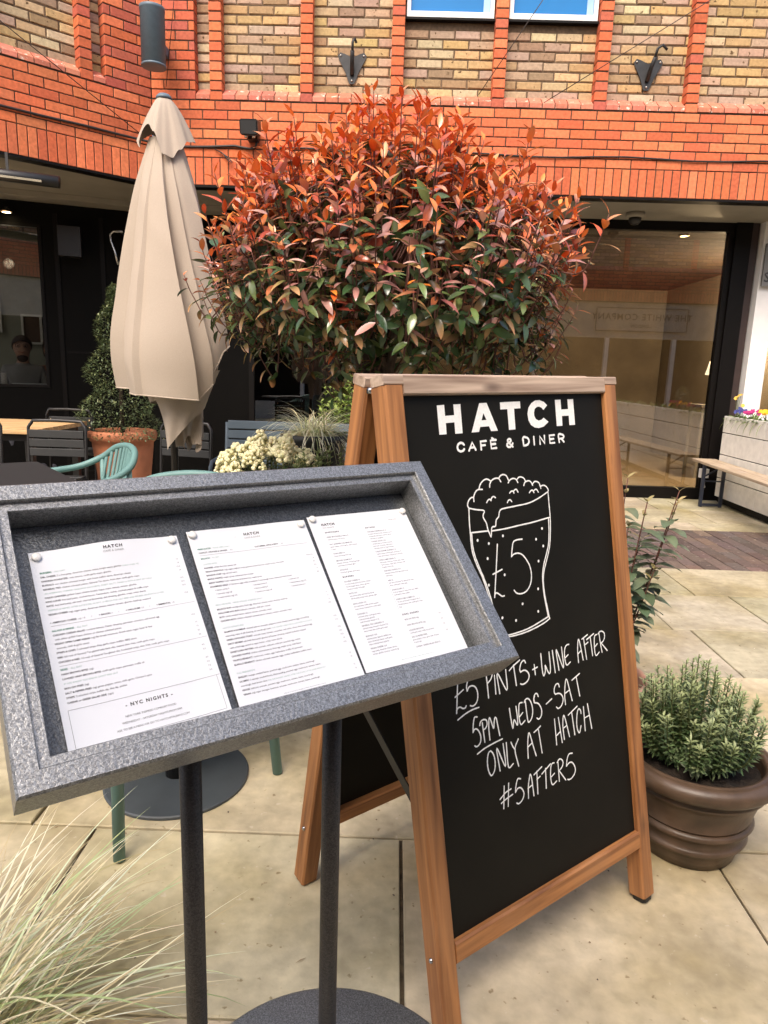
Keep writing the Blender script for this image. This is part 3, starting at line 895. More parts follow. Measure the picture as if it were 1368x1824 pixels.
r = thing('table_lamp', 'lit table lamp with a cream shade inside the right hand shop window', 'lamp', (4.08, 9.0, 0))
m = MB(); m.lathe([(.075, .93), (.08, .94), (.025, .97), (.035, 1.06), (.02, 1.15), (.010, 1.31)], (4.08, 9, 0), 20); m.build('lamp_base', MT['white_paint'], r)
m = MB(); m.lathe([(.165, 1.30), (.125, 1.47), (.122, 1.47), (.162, 1.30)], (4.08, 9, 0), 28); m.build('lamp_shade', MT['lampshade'], r)
r = thing('side_table', 'narrow dark table carrying the lit lamp inside the shop', 'table', (4.08, 9.0, 0))
m = MB(); m.box(3.82, 4.34, 8.8, 9.2, .90, .93); m.build('table_top', MT['grey_paint'], r)
for a in (3.85, 4.31):
    for b in (8.83, 9.17):
        m = MB(); m.bar((a, b, .004), (a, b, .90), .035, .035, (1, 0, 0)); m.build('leg', MT['grey_paint'], r)
def downlight(x, y, z, label):
    r = thing('downlight', label, 'ceiling light', (x, y, z), 'small round downlights')
    m = MB(); m.lathe([(.050, -.004), (.052, 0), (.052, .004)], (x, y, z - .006), 20); m.build('bezel', MT['brass'], r)
    m = MB(); m.lathe([(.036, -.0015), (.0, -.003)], (x, y, z - .0105), 20); m.build('lens', MT['downlight'], r)
downlight(2.84, 7.42, 2.655, 'glowing downlight in the shop ceiling above the right hand pane')
downlight(-3.665, 6.755, 2.566, 'glowing small downlight fixed above the dark left hand window')
m = MB(); m.tube([(-3.665, 6.755, 2.568), (-3.665, 6.755, 2.60), (-3.70, 6.90, 2.61)], .012, 8); _b = m.build('arm', MT['black_metal']); _b.parent = bpy.data.objects['downlight.001']; _b.location = -Vector((-3.665, 6.755, 2.566))
m = MB(); m.box(-6.5, 4.4, 7.29, 12, 2.656, 2.70); m.build('interior_ceiling', MT['brown_wall'], bld)

# ------------------------------------------------------------------ building across the court (seen in the glass)
opp = thing('facing_building', 'brick building across the courtyard mirrored in the shop glass', 'building', (0, -2.2, 0))
f2, fm2 = MB(), MB()
ps = [(1.2 + 1.55 * i, 1.3 + 1.55 * i) for i in range(9)]
build_wing(opp, (9.5, -2.2), (-1, 0), (0, 1), 13.7, [(ps[i][1], ps[i + 1][0]) for i in range(8)], ps, None, {}, zs=2.95, top=4.62)
m = MB(); m.box(-4.2, 9.5, -2.34, -2.25, 2.14, 2.944); m.build('shop_fascia', MT['sign_board'], opp)
m = MB(); m.box(-4.2, 9.5, -3.6, -2.32, 2.944, 4.62); m.build('upper_storey', MT['mortar'], opp)
for x0 in (-3.9, -2.3, -.2, 1.6, 3.2, 4.84, 6.40, 7.5, 9.0):
    m = MB(); m.box(x0, x0 + .09, -2.36, -2.24, 0, 2.138); m.build('white_post', MT['white_paint'], opp)
m = MB(); m.box(-4.2, 9.5, -3.6, -2.40, 0, 2.14); m.build('dark_glazing', MT['black_frame'], opp)
m = MB(); m.box(-4.2, 9.5, -2.395, -2.30, 0, .42); m.build('stall_riser', MT['grey_paint'], opp)

def text_geo(body, size, bold=0.0, spacing=1.0, shear=0.0):
    """outline of a line of lettering as (verts, faces, width), baseline at y = 0"""
    cu = bpy.data.curves.new('lettering', 'FONT')
    cu.body = body; cu.size = size; cu.offset = bold * size; cu.space_character = spacing; cu.shear = shear
    cu.resolution_u = 2; cu.fill_mode = 'FRONT'
    ob = bpy.data.objects.new('lettering', cu)
    me = bpy.data.meshes.new_from_object(ob)
    v = [(p.co.x, p.co.y) for p in me.vertices]; f = [tuple(p.vertices) for p in me.polygons]
    bpy.data.objects.remove(ob); bpy.data.curves.remove(cu); bpy.data.meshes.remove(me)
    w = max((p[0] for p in v), default=0)
    return v, f, w

sg = thing('shop_sign', 'long framed name board above the shop doors across the court', 'sign', (5.63, -2.24, 2.55))
m = MB(); m.box(4.57, 6.69, -2.25, -2.225, 2.29, 2.82); m.build('board', MT['sign_board'], sg)
m = MB()
for a in ((4.57, 6.69, 2.29, 2.305), (4.57, 6.69, 2.805, 2.82), (4.57, 4.585, 2.305, 2.805), (6.675, 6.69, 2.305, 2.805)): m.box(a[0], a[1], -2.225, -2.21, a[2], a[3])
m.build('frame', MT['sign_ink'], sg)
m = MB()
for body, size, zc in (('THE WHITE COMPANY', .20, 2.55), ('LONDON', .10, 2.38)):
    v, fc, w = text_geo(body, size, .012, 1.15)
    m.add([(5.63 + w / 2 - x, -2.221, zc + y) for x, y in v], fc)
m.build('lettering', MT['sign_ink'], sg)

# ------------------------------------------------------------------ right-hand white shopfront, on the same back line
rs = thing('white_shopfront', 'white painted shopfront with column beside the dark framed glass on the right', 'shop', (3.6, 7.2, 0))
m = MB(); m.box(3.487, 3.66, 7.10, 7.30, 0, ZS - .012); m.build('column', MT['white_paint'], rs)
m = MB(); m.box(3.66, 5.0, 7.16, 7.30, 0, .86); m.box(3.66, 5.0, 7.16, 7.30, 2.45, ZS - .012); m.build('wall', MT['white_paint'], rs)
w = MB(); w.box(3.66, 3.70, 7.17, 7.26, .86, 2.45); w.box(4.95, 5.0, 7.17, 7.26, .86, 2.45); w.box(3.70, 4.95, 7.17, 7.26, .86, .92); w.box(3.70, 4.95, 7.17, 7.26, 2.40, 2.45)
o = w.build('window', MT['white_paint'], rs)
p = MB(); p.box(3.70, 4.95, 7.21, 7.218, .92, 2.40); p.build('pane', MT['glass'], o)
m = MB(); m.box(4.5, 5.4, 9.0, 9.1, 0, 2.7); m.build('interior_wall', mat('rust_interior', (.30, .09, .035), .8), rs)

sp = thing('hanging_sign', 'grey hanging sign reading SPA in front of the white column', 'sign', (3.72, 7.05, 2.3))
m = MB(); m.box(3.492, 3.95, 7.045, 7.07, 2.14, 2.53); m.build('board', mat('sign_grey', (.17, .165, .155), .5, vscale=4), sp)
m = MB(); v, fc, w = text_geo('SPA', .126, .012, .92); m.add([(3.502 + x, 7.0425, 2.180 + y) for x, y in v], fc); m.build('lettering', MT['sign_ink'], sp)
for q in (3.56, 3.88):
    m = MB(); m.tube([(q, 7.057, 2.53), (q, 7.057, ZS - .013)], .006, 6); m.build('rod', MT['black_metal'], sp)

# ------------------------------------------------------------------ fittings on the wall
r = thing('wall_lamp', 'grey blue cylindrical wall light fixed in the brick corner', 'wall light', (-2.03, 6.10, 3.55))
m = MB(); m.lathe([(.088, .018), (.097, .014), (.097, .0), (.094, -.001)], (-2.03, 6.10, 3.55), 40)
m.lathe([(.094, .018), (.095, .40), (.098, .402), (.098, .425), (.086, .430), (0, .430)], (-2.03, 6.10, 3.55), 40); m.build('shade', MT['lamp_grey'], r)
m = MB(); m.lathe([(.086, .03), (0, .03)], (-2.03, 6.10, 3.55), 32); m.build('diffuser', MT['soffit'], r)
m = MB(); m.bar((-2.03, 6.18, 3.76), (-2.03, 6.40, 3.76), .07, .07, (1, 0, 0)); m.build('mounting_arm', MT['lamp_grey'], r)

r = thing('floodlight', 'small black floodlight with cable beside the red tree top', 'floodlight', (-1.285, 6.33, 3.10))
m = MB(); m.bar((-1.285, 6.16, 3.150), (-1.285, 6.30, 3.185), .150, .118, (1, 0, 0), .014); m.build('housing', MT['black_metal'], r)
m = MB(); m.bar((-1.285, 6.150, 3.145), (-1.285, 6.158, 3.147), .125, .095, (1, 0, 0)); m.build('lens', MT['charcoal'], r)
m = MB(); m.box(-1.33, -1.24, 6.30, 6.388, 3.10, 3.20); m.build('bracket', MT['black_metal'], r)
for dx in (-.035, .03):
    m = MB(); m.tube([(-1.285 + dx, 6.22, 3.118), (-1.285 + dx, 6.22, 3.085)], .014, 10); m.build('gland', MT['steel'], r)

def wall_bracket(x, z, lean, label):
    r = thing('wall_bracket', label, 'bracket', (x, 6.49, z), 'black iron pole brackets on the brick wall')
    y = 6.483
    m = MB()                                                 # three-lobed back plate
    pts = [(-.120, .062), (-.100, .088), (-.065, .078), (0, .050), (.065, .078), (.100, .088), (.120, .062), (.112, .036), (.058, -.06), (.032, -.125), (.020, -.152), (-.020, -.152), (-.032, -.125), (-.058, -.06), (-.112, .036)]
    n_ = len(pts)
    m.add([(x + a, y, z + b) for a, b in pts] + [(x + a, y - .012, z + b) for a, b in pts], [tuple(range(n_)), tuple(range(2 * n_ - 1, n_ - 1, -1))] + [(i, n_ + i, n_ + (i + 1) % n_, (i + 1) % n_) for i in range(n_)])
    m.build('back_plate', MT['iron'], r)
    m = MB(); m.tube([(x, y - .02, z - .085), (x + lean * .06, y - .06, z + .0), (x + lean * .14, y - .12, z + .06)], .017, 12); m.tube([(x + lean * .12, y - .11, z + .05), (x + lean * .2, y - .13, z + .12), (x + lean * .5, y - .12, z + .150), (x + lean * .8, y - .11, z + .12)], .011, 8); m.build('socket', MT['iron'], r)
    for a, b in ((-.098, .062), (.098, .062), (0, -.128)):
        m = MB(); m.ball((x + a, y - .014, z + b), .009, 8, 5); m.build('bolt', MT['bolt'], r)
wall_bracket(-.468, 3.755, .05, 'black iron bracket on the buff panel left of the blue windows')
wall_bracket(2.02, 3.765, .14, 'black iron bracket tilted right on the buff panel right of the blue windows')

def cable(name, pts, rad, label, m_='cable', cat='cable'):
    m = MB(); m.tube(pts, rad, 6); return tag(m.build(name, MT[m_]), label, cat)
def along_wall(s, z, o=.012): return (CX + dL[0] * s + nL[0] * o, C0 + dL[1] * s + nL[1] * o, z)
cable('wall_cable', [along_wall(2.9 - .29 * i, 3.07 + .004 * math.sin(i * 1.7)) for i in range(10)] + [(CX + .03, C0 - .014, 3.068)] + [(CX + .1 * i, C0 - .012, 3.062 - .012 * math.sin(i * .5)) for i in range(2, 8)] + [(-1.32, C0 - .012, 3.045), (-1.27, C0 - .015, 3.06), (-1.255, C0 - .05, 3.09)], .010, 'thick black cable clipped along the left brick band to the floodlight')
cable('wall_cable', [(-1.62, C0 - .014, 3.035), (-1.55, C0 - .03, 3.00), (-1.50, C0 - .03, 2.94), (-1.47, C0 - .02, 2.93), (-1.50, C0 - .028, 2.965), (-1.58, C0 - .012, 3.02)], .005, 'short loose cable loop hanging beneath the floodlight')
cable('wall_cable', [(-1.2 + .28 * i, C0 - .011, 3.055 + .010 * math.sin(i * 1.3)) for i in range(22)], .007, 'thin black cable along the right hand brick band behind the red tree')
cable('stay_wire', [along_wall(1.8, 3.95, .06), along_wall(.1, 3.10, .03)], .0035, 'taut wire slanting down the left brick wing to the parasol', 'wire', 'wire')
cable('stay_wire', [(-1.82, 6.36, 5.0), (-2.02, 6.36, 3.50)], .003, 'thin wire hanging down beside the cylindrical wall light', 'wire', 'wire')
cable('stay_wire', [(1.45, 6.30, 4.75), (.60, 6.34, 3.50)], .0035, 'taut wire crossing in front of the right blue window', 'wire', 'wire')
cable('stay_wire', [(2.95, 6.30, 4.55), (1.15, 6.36, 3.46)], .0035, 'taut wire slanting behind the tilted iron bracket', 'wire', 'wire')

r = thing('security_camera', 'white dome security camera under the soffit above the glass', 'camera', (2.17, 6.90, ZS - .012))
m = MB(); m.lathe([(.085, 0), (.085, -.035), (.070, -.045), (0, -.045)], (2.17, 6.90, ZS - .012), 28); m.build('mount', MT['soffit'], r)
m = MB(); m.lathe([(.058, -.046), (.055, -.075), (.036, -.100), (0, -.110)], (2.17, 6.90, ZS - .012), 28); m.build('dome', MT['black_metal'], r)

r = thing('patio_heater', 'black tubular infrared heater hung under the soffit at far left', 'heater', (-2.9, 5.6, 2.58))
h0, h1 = Vector((-3.55, 5.42, 2.607)), Vector((-2.615, 5.60, 2.553))
m = MB(); m.tube([h0, h0.lerp(h1, .5), h1], .044, 20); m.build('casing', MT['black_metal'], r)
m = MB(); dd = (h1 - h0).normalized(); m.bar(h0 + dd * .25 + Vector((.012, -.036, -.014)), h1 - dd * .12 + Vector((.012, -.036, -.014)), .020, .016, (0, -.9, -.4)); m.build('reflector', MT['steel'], r)
for k in (.30, .62):
    m = MB(); p = h0.lerp(h1, k); m.bar(p + Vector((0, 0, .03)), (p.x, p.y, ZS - .014), .02, .006, (1, .2, 0)); m.build('hanger', MT['black_metal'], r)
r = thing('wall_speaker', 'black box loudspeaker high on the dark left shopfront', 'speaker')
m = MB(); slabL(m, sw + .16, sw + .36, .06, .19, 2.20, 2.47); m.build('cabinet', MT['black_metal'], r)
m = MB(); slabL(m, sw + .22, sw + .30, .002, .06, 2.28, 2.36); m.build('bracket', MT['iron'], r)
r = thing('wall_ring', 'pale bent metal hook on the dark wall left of the parasol', 'hook')
m = MB(); bx = PL(1.98, .10, 0); m.tube([(bx[0] + a * .6, bx[1], z_) for a, z_ in ((.20, 2.47), (.05, 2.47), (-.01, 2.44), (.0, 2.38), (.06, 2.28), (.10, 2.16))], .012, 8); m.build('hook', MT['steel'], r)
m = MB(); m.bar((bx[0] + .11, bx[1] - .0, 2.46), (bx[0] + .11, bx[1] + .16, 2.46), .02, .02, (1, 0, 0)); m.build('bracket', MT['iron'], r)

# added warm fill behind the left window, brightening the two seated people
pl = bpy.data.lights.new('indoor_fill', 'POINT'); pl.energy = 1.2; pl.color = (1.0, .82, .6); pl.shadow_soft_size = .05
po = bpy.data.objects.new('indoor_fill', pl); COL.objects.link(po)
pp = PL(.95, -.75, 0); po.location = (pp[0], pp[1], 2.2)
pl = bpy.data.lights.new('lamp_glow', 'POINT'); pl.energy = 80.0; pl.color = (1.0, .82, .6); pl.shadow_soft_size = .08
po = bpy.data.objects.new('lamp_glow', pl); COL.objects.link(po); po.location = (4.05, 8.7, 2.05)

# ------------------------------------------------------------------ menu stand
MX = Vector((.8162, .5778, 0)).normalized()
MY = Vector((.409, -.5777, -.7063)); MY = (MY - MX * MY.dot(MX)).normalized()
MN = MX.cross(MY)
if MN.z > 0: MN = -MN
MS = .855                                                    # size of the stand against nominal A4 sheets
MTO = Vector((-.2793, .9072, 1.0058))                        # top left corner of the middle sheet, on the back panel
def MP(u, v, d): return MTO + (MX * u + MY * v + MN * d) * MS

ms = thing('menu_stand', 'hammered grey metal menu case on two dark posts, holding three menu sheets', 'menu stand', (-.158, .834, 0))
u0, u1, v0, v1 = -.287, .480, -.079, .3465
rings = [(0.002, .018), (0, .016), (0, -.047), (.003, -.050), (.0265, -.050), (.028, -.048), (.0285, -.042), (.040, -.042), (.041, -.040), (.0415, .0005)]
m = MB(); vs = []
for i_, d in rings:
    vs += [MP(u0 + i_, v0 + i_, d), MP(u1 - i_, v0 + i_, d), MP(u1 - i_, v1 - i_, d), MP(u0 + i_, v1 - i_, d)]
fs = []
for k in range(len(rings) - 1):
    for j in range(4):
        l = (j + 1) % 4
        fs.append((k * 4 + j, k * 4 + l, k * 4 + 4 + l, k * 4 + 4 + j))
m.add(vs, fs); m.build('case_frame', MT['hammer'], ms)
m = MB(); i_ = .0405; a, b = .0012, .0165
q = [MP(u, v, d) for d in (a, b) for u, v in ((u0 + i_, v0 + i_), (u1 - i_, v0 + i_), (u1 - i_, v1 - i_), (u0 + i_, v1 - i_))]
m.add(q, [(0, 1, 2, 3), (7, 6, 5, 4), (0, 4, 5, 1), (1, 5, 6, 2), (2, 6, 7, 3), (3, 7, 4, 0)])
m.build('back_panel', MT['hammer_shaded'], ms)
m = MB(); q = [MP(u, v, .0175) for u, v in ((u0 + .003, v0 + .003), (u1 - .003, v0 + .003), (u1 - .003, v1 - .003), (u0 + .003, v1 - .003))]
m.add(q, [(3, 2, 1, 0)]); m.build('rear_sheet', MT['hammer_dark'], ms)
for px, py in ((-.2411, .7755), (-.0744, .8935)):
    m = MB(); m.tube([(px, py, .004), (px, py, .4), (px, py, .856)], .0137, 20); m.build('post', MT['hammer_dark'], ms)
m = MB(); m.lathe([(.270, .001), (.270, .008), (.266, .010), (0, .010)], (-.075, .90, 0), 72, False); m.build('base_plate', MT['hammer'], ms)

SHEETS = [((-.2260, .0072), -.0147), ((0.0, 0.0), 0.0), ((.2168, -.0041), .0107)]
def bulge(k, x, y):
    X, Y = x / 210, y / 297
    if k == 0: return .0008 + .0085 * math.exp(-((X - .52) / .26) ** 2) * math.exp(-(Y / .16) ** 2) + .004 * max(0, X - .8) * max(0, Y - .35) * 8 + .003 * max(0, .25 - X) * Y * 3
    if k == 1: return .0008 + .003 * math.exp(-((X - .06) / .2) ** 2) * Y + .0012 * math.sin(X * 5 + 1) ** 2 * (1 - Y)
    return .0008 + .0015 * math.sin(Y * 3.1) * X
def page(k, x, y, lift=0.0):
    (ou, ov), th = SHEETS[k]
    a, b = x / 1000, y / 1000
    return MP(ou + a * math.cos(th) - b * math.sin(th), ov + a * math.sin(th) + b * math.cos(th), -(bulge(k, x, y) + lift))

INKS = ['ink', 'ink_pale', 'ink_green', 'ink_pale_green']
_tc = {}
def geo(*a):
    if a not in _tc: _tc[a] = text_geo(*a)
    return _tc[a]
class Page:
    def __init__(self, k): self.k, self.m = k, MB()
    def text(self, x, y, body, size=3.5, ink=0, bold=0.0, sp=1.0, shear=0.0, align='L'):
        v, f, w = geo(body, size, bold, sp, shear)
        dx = {'L': 0, 'C': -w / 2, 'R': -w}[align]
        self.m.mat = ink
        self.m.add([page(self.k, x + dx + a, y - b, .00035) for a, b in v], f)
        return x + w
    def row(self, x, y, name, desc='', price=None, size=3.5, ink=0, dink=0, tail=None):
        e = self.text(x, y, name, size, ink, .022)
        if desc: e = self.text(e + 1.5, y, desc, size, dink, .004)
        if tail: self.text(e + 1.5, y, tail, size * .92, 3)
        if price: self.text(201, y, price, size * .95, 1, .012, align='R')
    def rule(self, x0, x1, y, t=.30, ink=0):
        self.m.mat = ink; n = 12
        for i in range(n):
            a, b = x0 + (x1 - x0) * i / n, x0 + (x1 - x0) * (i + 1) / n
            self.m.add([page(self.k, a, y, .0004), page(self.k, b, y, .0004), page(self.k, b, y + t, .0004), page(self.k, a, y + t, .0004)], [(0, 3, 2, 1)])
    def vrule(self, x, y0, y1, t=.3, ink=0):
        self.m.mat = ink; n = 8
        for i in range(n):
            a, b = y0 + (y1 - y0) * i / n, y0 + (y1 - y0) * (i + 1) / n
            self.m.add([page(self.k, x, a, .0004), page(self.k, x + t, a, .0004), page(self.k, x + t, b, .0004), page(self.k, x, b, .0004)], [(0, 3, 2, 1)])
    def finish(self, label):
        s = MB(); s.smooth = True
        nx, ny = 24, 30
        vs = [page(self.k, 210 * i / nx, 297 * j / ny) for j in range(ny + 1) for i in range(nx + 1)]
        fs = [(j * (nx + 1) + i, (j + 1) * (nx + 1) + i, (j + 1) * (nx + 1) + i + 1, j * (nx + 1) + i + 1) for j in range(ny) for i in range(nx)]
        s.add(vs, fs)
        o = s.build('menu_sheet', MT['paper'])
        tag(o, label, 'menu', 'printed menu sheets in the display case')
        self.m.build('printed_text', [MT[i] for i in INKS], o)

p = Page(0)
p.text(111, 11.2, 'HATCH', 6.6, 0, .045, 1.35, align='C'); p.text(111, 17.5, 'CAFÈ & DINER', 4.4, 1, 0, 1.05, align='C')
e = p.text(9.3, 36, 'BURGERS', 3.6, 2, .03); p.text(e + 1.5, 36, '- ALL DAY', 3.5, 3)
for y, n, d, pr, t in ((42.6, 'DBL CHEESE', '2 x 3oz patty, American cheese, onion, burger sauce, gherkin', '13', '(make it triple +3)'), (49.2, 'CHICKEN SCHNITZEL', 'with lettuce, confit garlic mayo, gherkin', '13', None),
        (55.8, 'BUFFALO', 'our chicken schnitzel burger with house buffalo sauce, American cheese', '13.5', None), (62.2, 'GENERAL TSO', 'chicken schnitzel pieces, General Tso sauce, Asian slaw, confit garlic mayo', '14', None),
        (75.2, 'CAJUN CHICKEN', 'grilled Cajun chicken breast, Cajun mayo, lettuce, tomato, gherkin', '13.5', None), (81.6, 'KING LOUIS', '6oz beef patty, smoked bacon, Camembert, rocket, cracked pepper & truffle mayo', '15.5', None),
        (88.0, 'KATZ', '6oz beef patty, salt beef, charred Emmental, deli dressing, gherkin, crispy onion shards', '16.5', None), (101.2, 'VEGAN CHEESE', '(vg) vegan patty, American cheese, lettuce, tomato, gherkin, ketchup, mustard', '13.5', None)):
    p.row(9.3, y, n, d, pr, tail=t)
p.text(10, 68.6, 'AN AMERICAN, CHINESE TAKEAWAY FAVOURITE. SWEET, SALTY, TANGY & WITH A HINT OF CHILLI', 3.2, 3, 0, 1, .2)
p.text(10, 94.6, "INSPIRED & NAMED AFTER KATZ'S DELI IN NYC. A MECCA FOR SALT BEEF AND REUBEN SANDWICH LOVERS", 3.2, 3, 0, 1, .2)
x = 9.3
for b, pr in (('+ AMERICAN CHEESE', '(vg) 1.8'), ('+ BACON', '3'), ('+ HALLOUMI', '3.5'), ('+ EMMENTAL', '1.8')):
    e = p.text(x, 113.6, b, 3.5, 0, .022); e = p.text(e + 1.5, 113.6, pr, 3.2, 1)
    if b[2] != 'E': p.text(e + 8, 113.6, '/', 3.5, 1)
    x = e + 18
p.rule(10, 206, 117.4)
e = p.text(9.6, 126, 'SALADS & MAINS', 3.6, 2, .03); p.text(e + 1.5, 126, '- ALL DAY', 3.5, 3)
for y, n, d, pr in ((132.4, 'CHICKEN CAESAR SALAD', 'romaine lettuce, Caesar dressing, parmesan, croutons, soft boiled egg', None), (138.8, '', 'with either grilled Cajun chicken or chicken schnitzel pieces', '14.5'), (145.2, "VEGAN OPEN 'LAMB' KEBAB", "(vg) flat bread, houmous, Greek salad, vegan 'lamb' & 'feta'", None),
        (151.6, '', 'avocado, chilli & garlic sauce', '15'), (158.2, 'STRIPS & CHIPS', '3 schnitzel strips, fries, garlic mayo, buffalo, BBQ sauce', '15'), (165.0, 'RIBS', 'full rack of General Tso glazed baby back ribs, sesame slaw, fries, confit garlic mayo', '25'),
        (171.8, 'CHICKEN & RIBS', '1/2 rack of General Tso glazed ribs, 2 schnitzel strips, slaw, fries, confit garlic mayo', '25')):
    p.row(9.6, y, n, d, pr)
p.rule(10, 208, 176)
e = p.text(10, 182.6, 'SIDES', 3.6, 2, .03); p.text(e + 1.5, 182.6, '- ALL DAY', 3.5, 3)
for y, n, d, pr in ((189, 'HASH BROWN BITES', '(vg)', '4.5'), (195.6, 'LOADED HASH BROWN BITES', 'confit garlic mayo, parmesan, truffle oil', '5.5'), (208.8, 'SKIN ON FRIES', '(vg)', '4.5'), (215.4, 'SALT & PEPPER FRIES', '(vg) green pepper, onion, chilli, garlic, Chinese 5 spice', '5.5'),
        (221.8, 'STRIPS', '2 schnitzel strips, buffalo dip, bbq dip, pickles', '7.5'), (228.4, 'CAESAR or GREEK SALAD SIDE', '(vgo)', '5.5')):
    p.row(10, y, n, d, pr)
p.text(10.4, 202.2, 'IF YOU KNOW YOU KNOW, DON\'T MISS OUT', 3.2, 3, 0, 1, .2)
p.rule(8.8, 209, 237, .35); p.rule(8.8, 204, 287.6, .35); p.vrule(8.8, 237, 288, .35); p.vrule(204, 237, 288, .35)
p.text(108, 250.2, '- NYC NIGHTS -', 6.6, 0, .035, 1.35, align='C')
for y, b in ((264, 'NEW YORK INSPIRED COMFORT FOOD'), (272, 'WEDNESDAY – SATURDAY NIGHTS FROM 5PM'), (280.4, 'ASK TO SEE A MENU OR GO TO HATCHSTALBANS.COM')):
    p.text(107, y, b, 4.0, 0, -.006, .92, align='C')
p.finish('white menu sheet headed burgers with a boxed panel at its foot, nearest the camera')

p = Page(1)
p.text(106, 17.8, 'HATCH', 6.6, 0, .045, 1.35, align='C'); p.text(106, 24.2, 'CAFÈ & DINER', 4.2, 1, 0, 1.05, align='C')
p.text(76, 20, 'v', 4, 3)
e = p.text(9.5, 36, 'FRESH JUICES', 3.6, 2, .03); p.text(e + 1.5, 36, '- MADE HERE DAILY', 3.4, 3)
e = p.text(9.5, 42.8, 'CARROT, ORANGE & GINGER', 3.5, 0, .022); p.text(e + 5, 42.8, '4.5', 3.3, 1)
e = p.text(104, 42.8, 'CUCUMBER, APPLE & MINT', 3.5, 0, .022); p.text(e + 5, 42.8, '4.5', 3.3, 1)
p.rule(10, 200, 46.4)
e = p.text(10, 53.6, 'BRUNCH', 3.6, 2, .03); p.text(e + 1.5, 53.6, '- TIL 3PM', 3.4, 3)
for y, b in ((64, 'LIGHTER BITES'), (136, 'BRIOCHE BUNS - HAND ROLLED & BAKED DAILY'), (175, 'HATCH SIGNATURES'), (248, 'FULL BREAKFASTS')):
    p.text(10.6, y, b, 3.5, 3)
for y, n, d, pr in ((70.8, 'PASTRIES', 'whilst they last, please ask', 'from 2.5'), (77.4, 'VEGAN GRANOLA', '(vg) vegan yoghurt, nutty granola, mixed berries, maple syrup, chia seeds', '8'), (84, 'BANANA LOAF', '(vg) served warm', '4.5'), (90.8, 'MAPLE WAFFLE', 'maple syrup, netherend farm butter', '8.5'),
        (97.6, 'BERRY WAFFLE', 'fresh raspberries & blueberries, maple syrup', '11'), (104.4, 'SCRAMBLED EGGS', '2 Calverton eggs softly scrambled, 2 sourdough toast, netherend farm butter', '8.5'),
        (143.6, 'BRUNCH BUN', 'sausage patty, fried egg, American cheese, onion chutney, ketchup', '11'), (150.2, 'HALLOUMI AVO BUN', 'halloumi, avocado, chilli jam, rocket', '11'), (156.8, 'BLTA', '(smk) smoked bacon, lettuce, tomato, avocado, mayo', '11'), (163.4, 'CHICKEN BLTA', 'chicken schnitzel, smoked bacon, lettuce, tomato, avocado, mayo', '13.5'),
        (181.6, 'SALMON & SCHMEAR', 'smoked salmon, avocado, jalapeno cream cheese, poached eggs, everything', None), (194.8, 'GREEN AVOCADO TOAST', 'avocado toast, tomato, cucumber, red onion, olives, feta, poached egg', '11.5'),
        (201.4, 'DIRTY REUBEN', 'salt beef, Emmental, gherkin & Russian dressing toasted sandwich, topped', None), (208, '', 'with a fried egg cooked in caper butter, crispy onion shards', '13.5'), (214.8, 'SWEETCORN FRITTERS', 'with avocado, halloumi, chilli jam, poached egg, rocket', '14.5'),
        (221.4, 'CHICKEN WAFFLE', 'chicken schnitzel pieces, fried egg, maple syrup, chilli flakes', '15.5'), (228.2, 'TRUFFLE BENEDICT', 'mushroom, rocket, eggs, hollandaise, truffle oil, parmesan', '12'), (235, 'BUFFALO BENEDICT', 'chicken schnitzel, avocado, eggs, rocket, hollandaise, buffalo sauce', '14.5'),
        (254.6, 'ENGLISH', 'sausage, smoked bacon, poached eggs, mushroom, tomato, beans, sourdough', '12'), (261.2, 'OLYMPIC', '2 sausage, smoked bacon, black pudding, poached eggs, mushroom, tomato, beans,', None),
        (274.4, 'VEGGIE', 'halloumi, avocado, poached eggs, mushroom, tomato, beans, sourdough', '12'), (281, 'VEGAN', '(vg) vegan sausages, houmous, avocado, mushroom, tomato, beans, sourdough', '12')):
    p.row(10.8, y, n, d, pr)
e = p.text(11, 188.2, 'seasoning, caper & dill dressing, on sourdough toast', 3.5, 0, .004); p.text(e + 1.5, 188.2, 'OUR NEWEST CREATION & CUSTOMER FAVOURITE', 3.0, 3); p.text(201, 188.2, '13.5', 3.3, 1, .012, align='R')
e = p.text(11, 267.8, 'sourdough, hash brown bites', 3.5, 0, .004); p.text(e + 1.5, 267.8, 'FOR THE HUNGRY. NAMED AFTER THE ICONIC LITTLE DINER BREAKFAST', 2.9, 3); p.text(201, 261.2, '15', 3.3, 1, .012, align='R')
for j, rw in enumerate((('+ bacon (smk) 3', '+ sausage (smk) 3', '+ halloumi 3.5'), ('+ avocado (vg) 3.8', '+ black pudding 3', '+ baked beans (vg) 2.5'), ('+ roast tomato (vg) 2.5', '+ mushroom (vg) 2.8', '+ smoked salmon 5'))):
    for i, b in enumerate(rw): p.text(17 + 62 * i, 111 + 6.4 * j, b, 3.4, 0, .002)
p.text(106, 292, 'please let us know of any allergies or dietary requirements before ordering', 2.3, 1, align='C')
p.finish('white menu sheet of juices and brunch dishes, middle one of the three in the case')

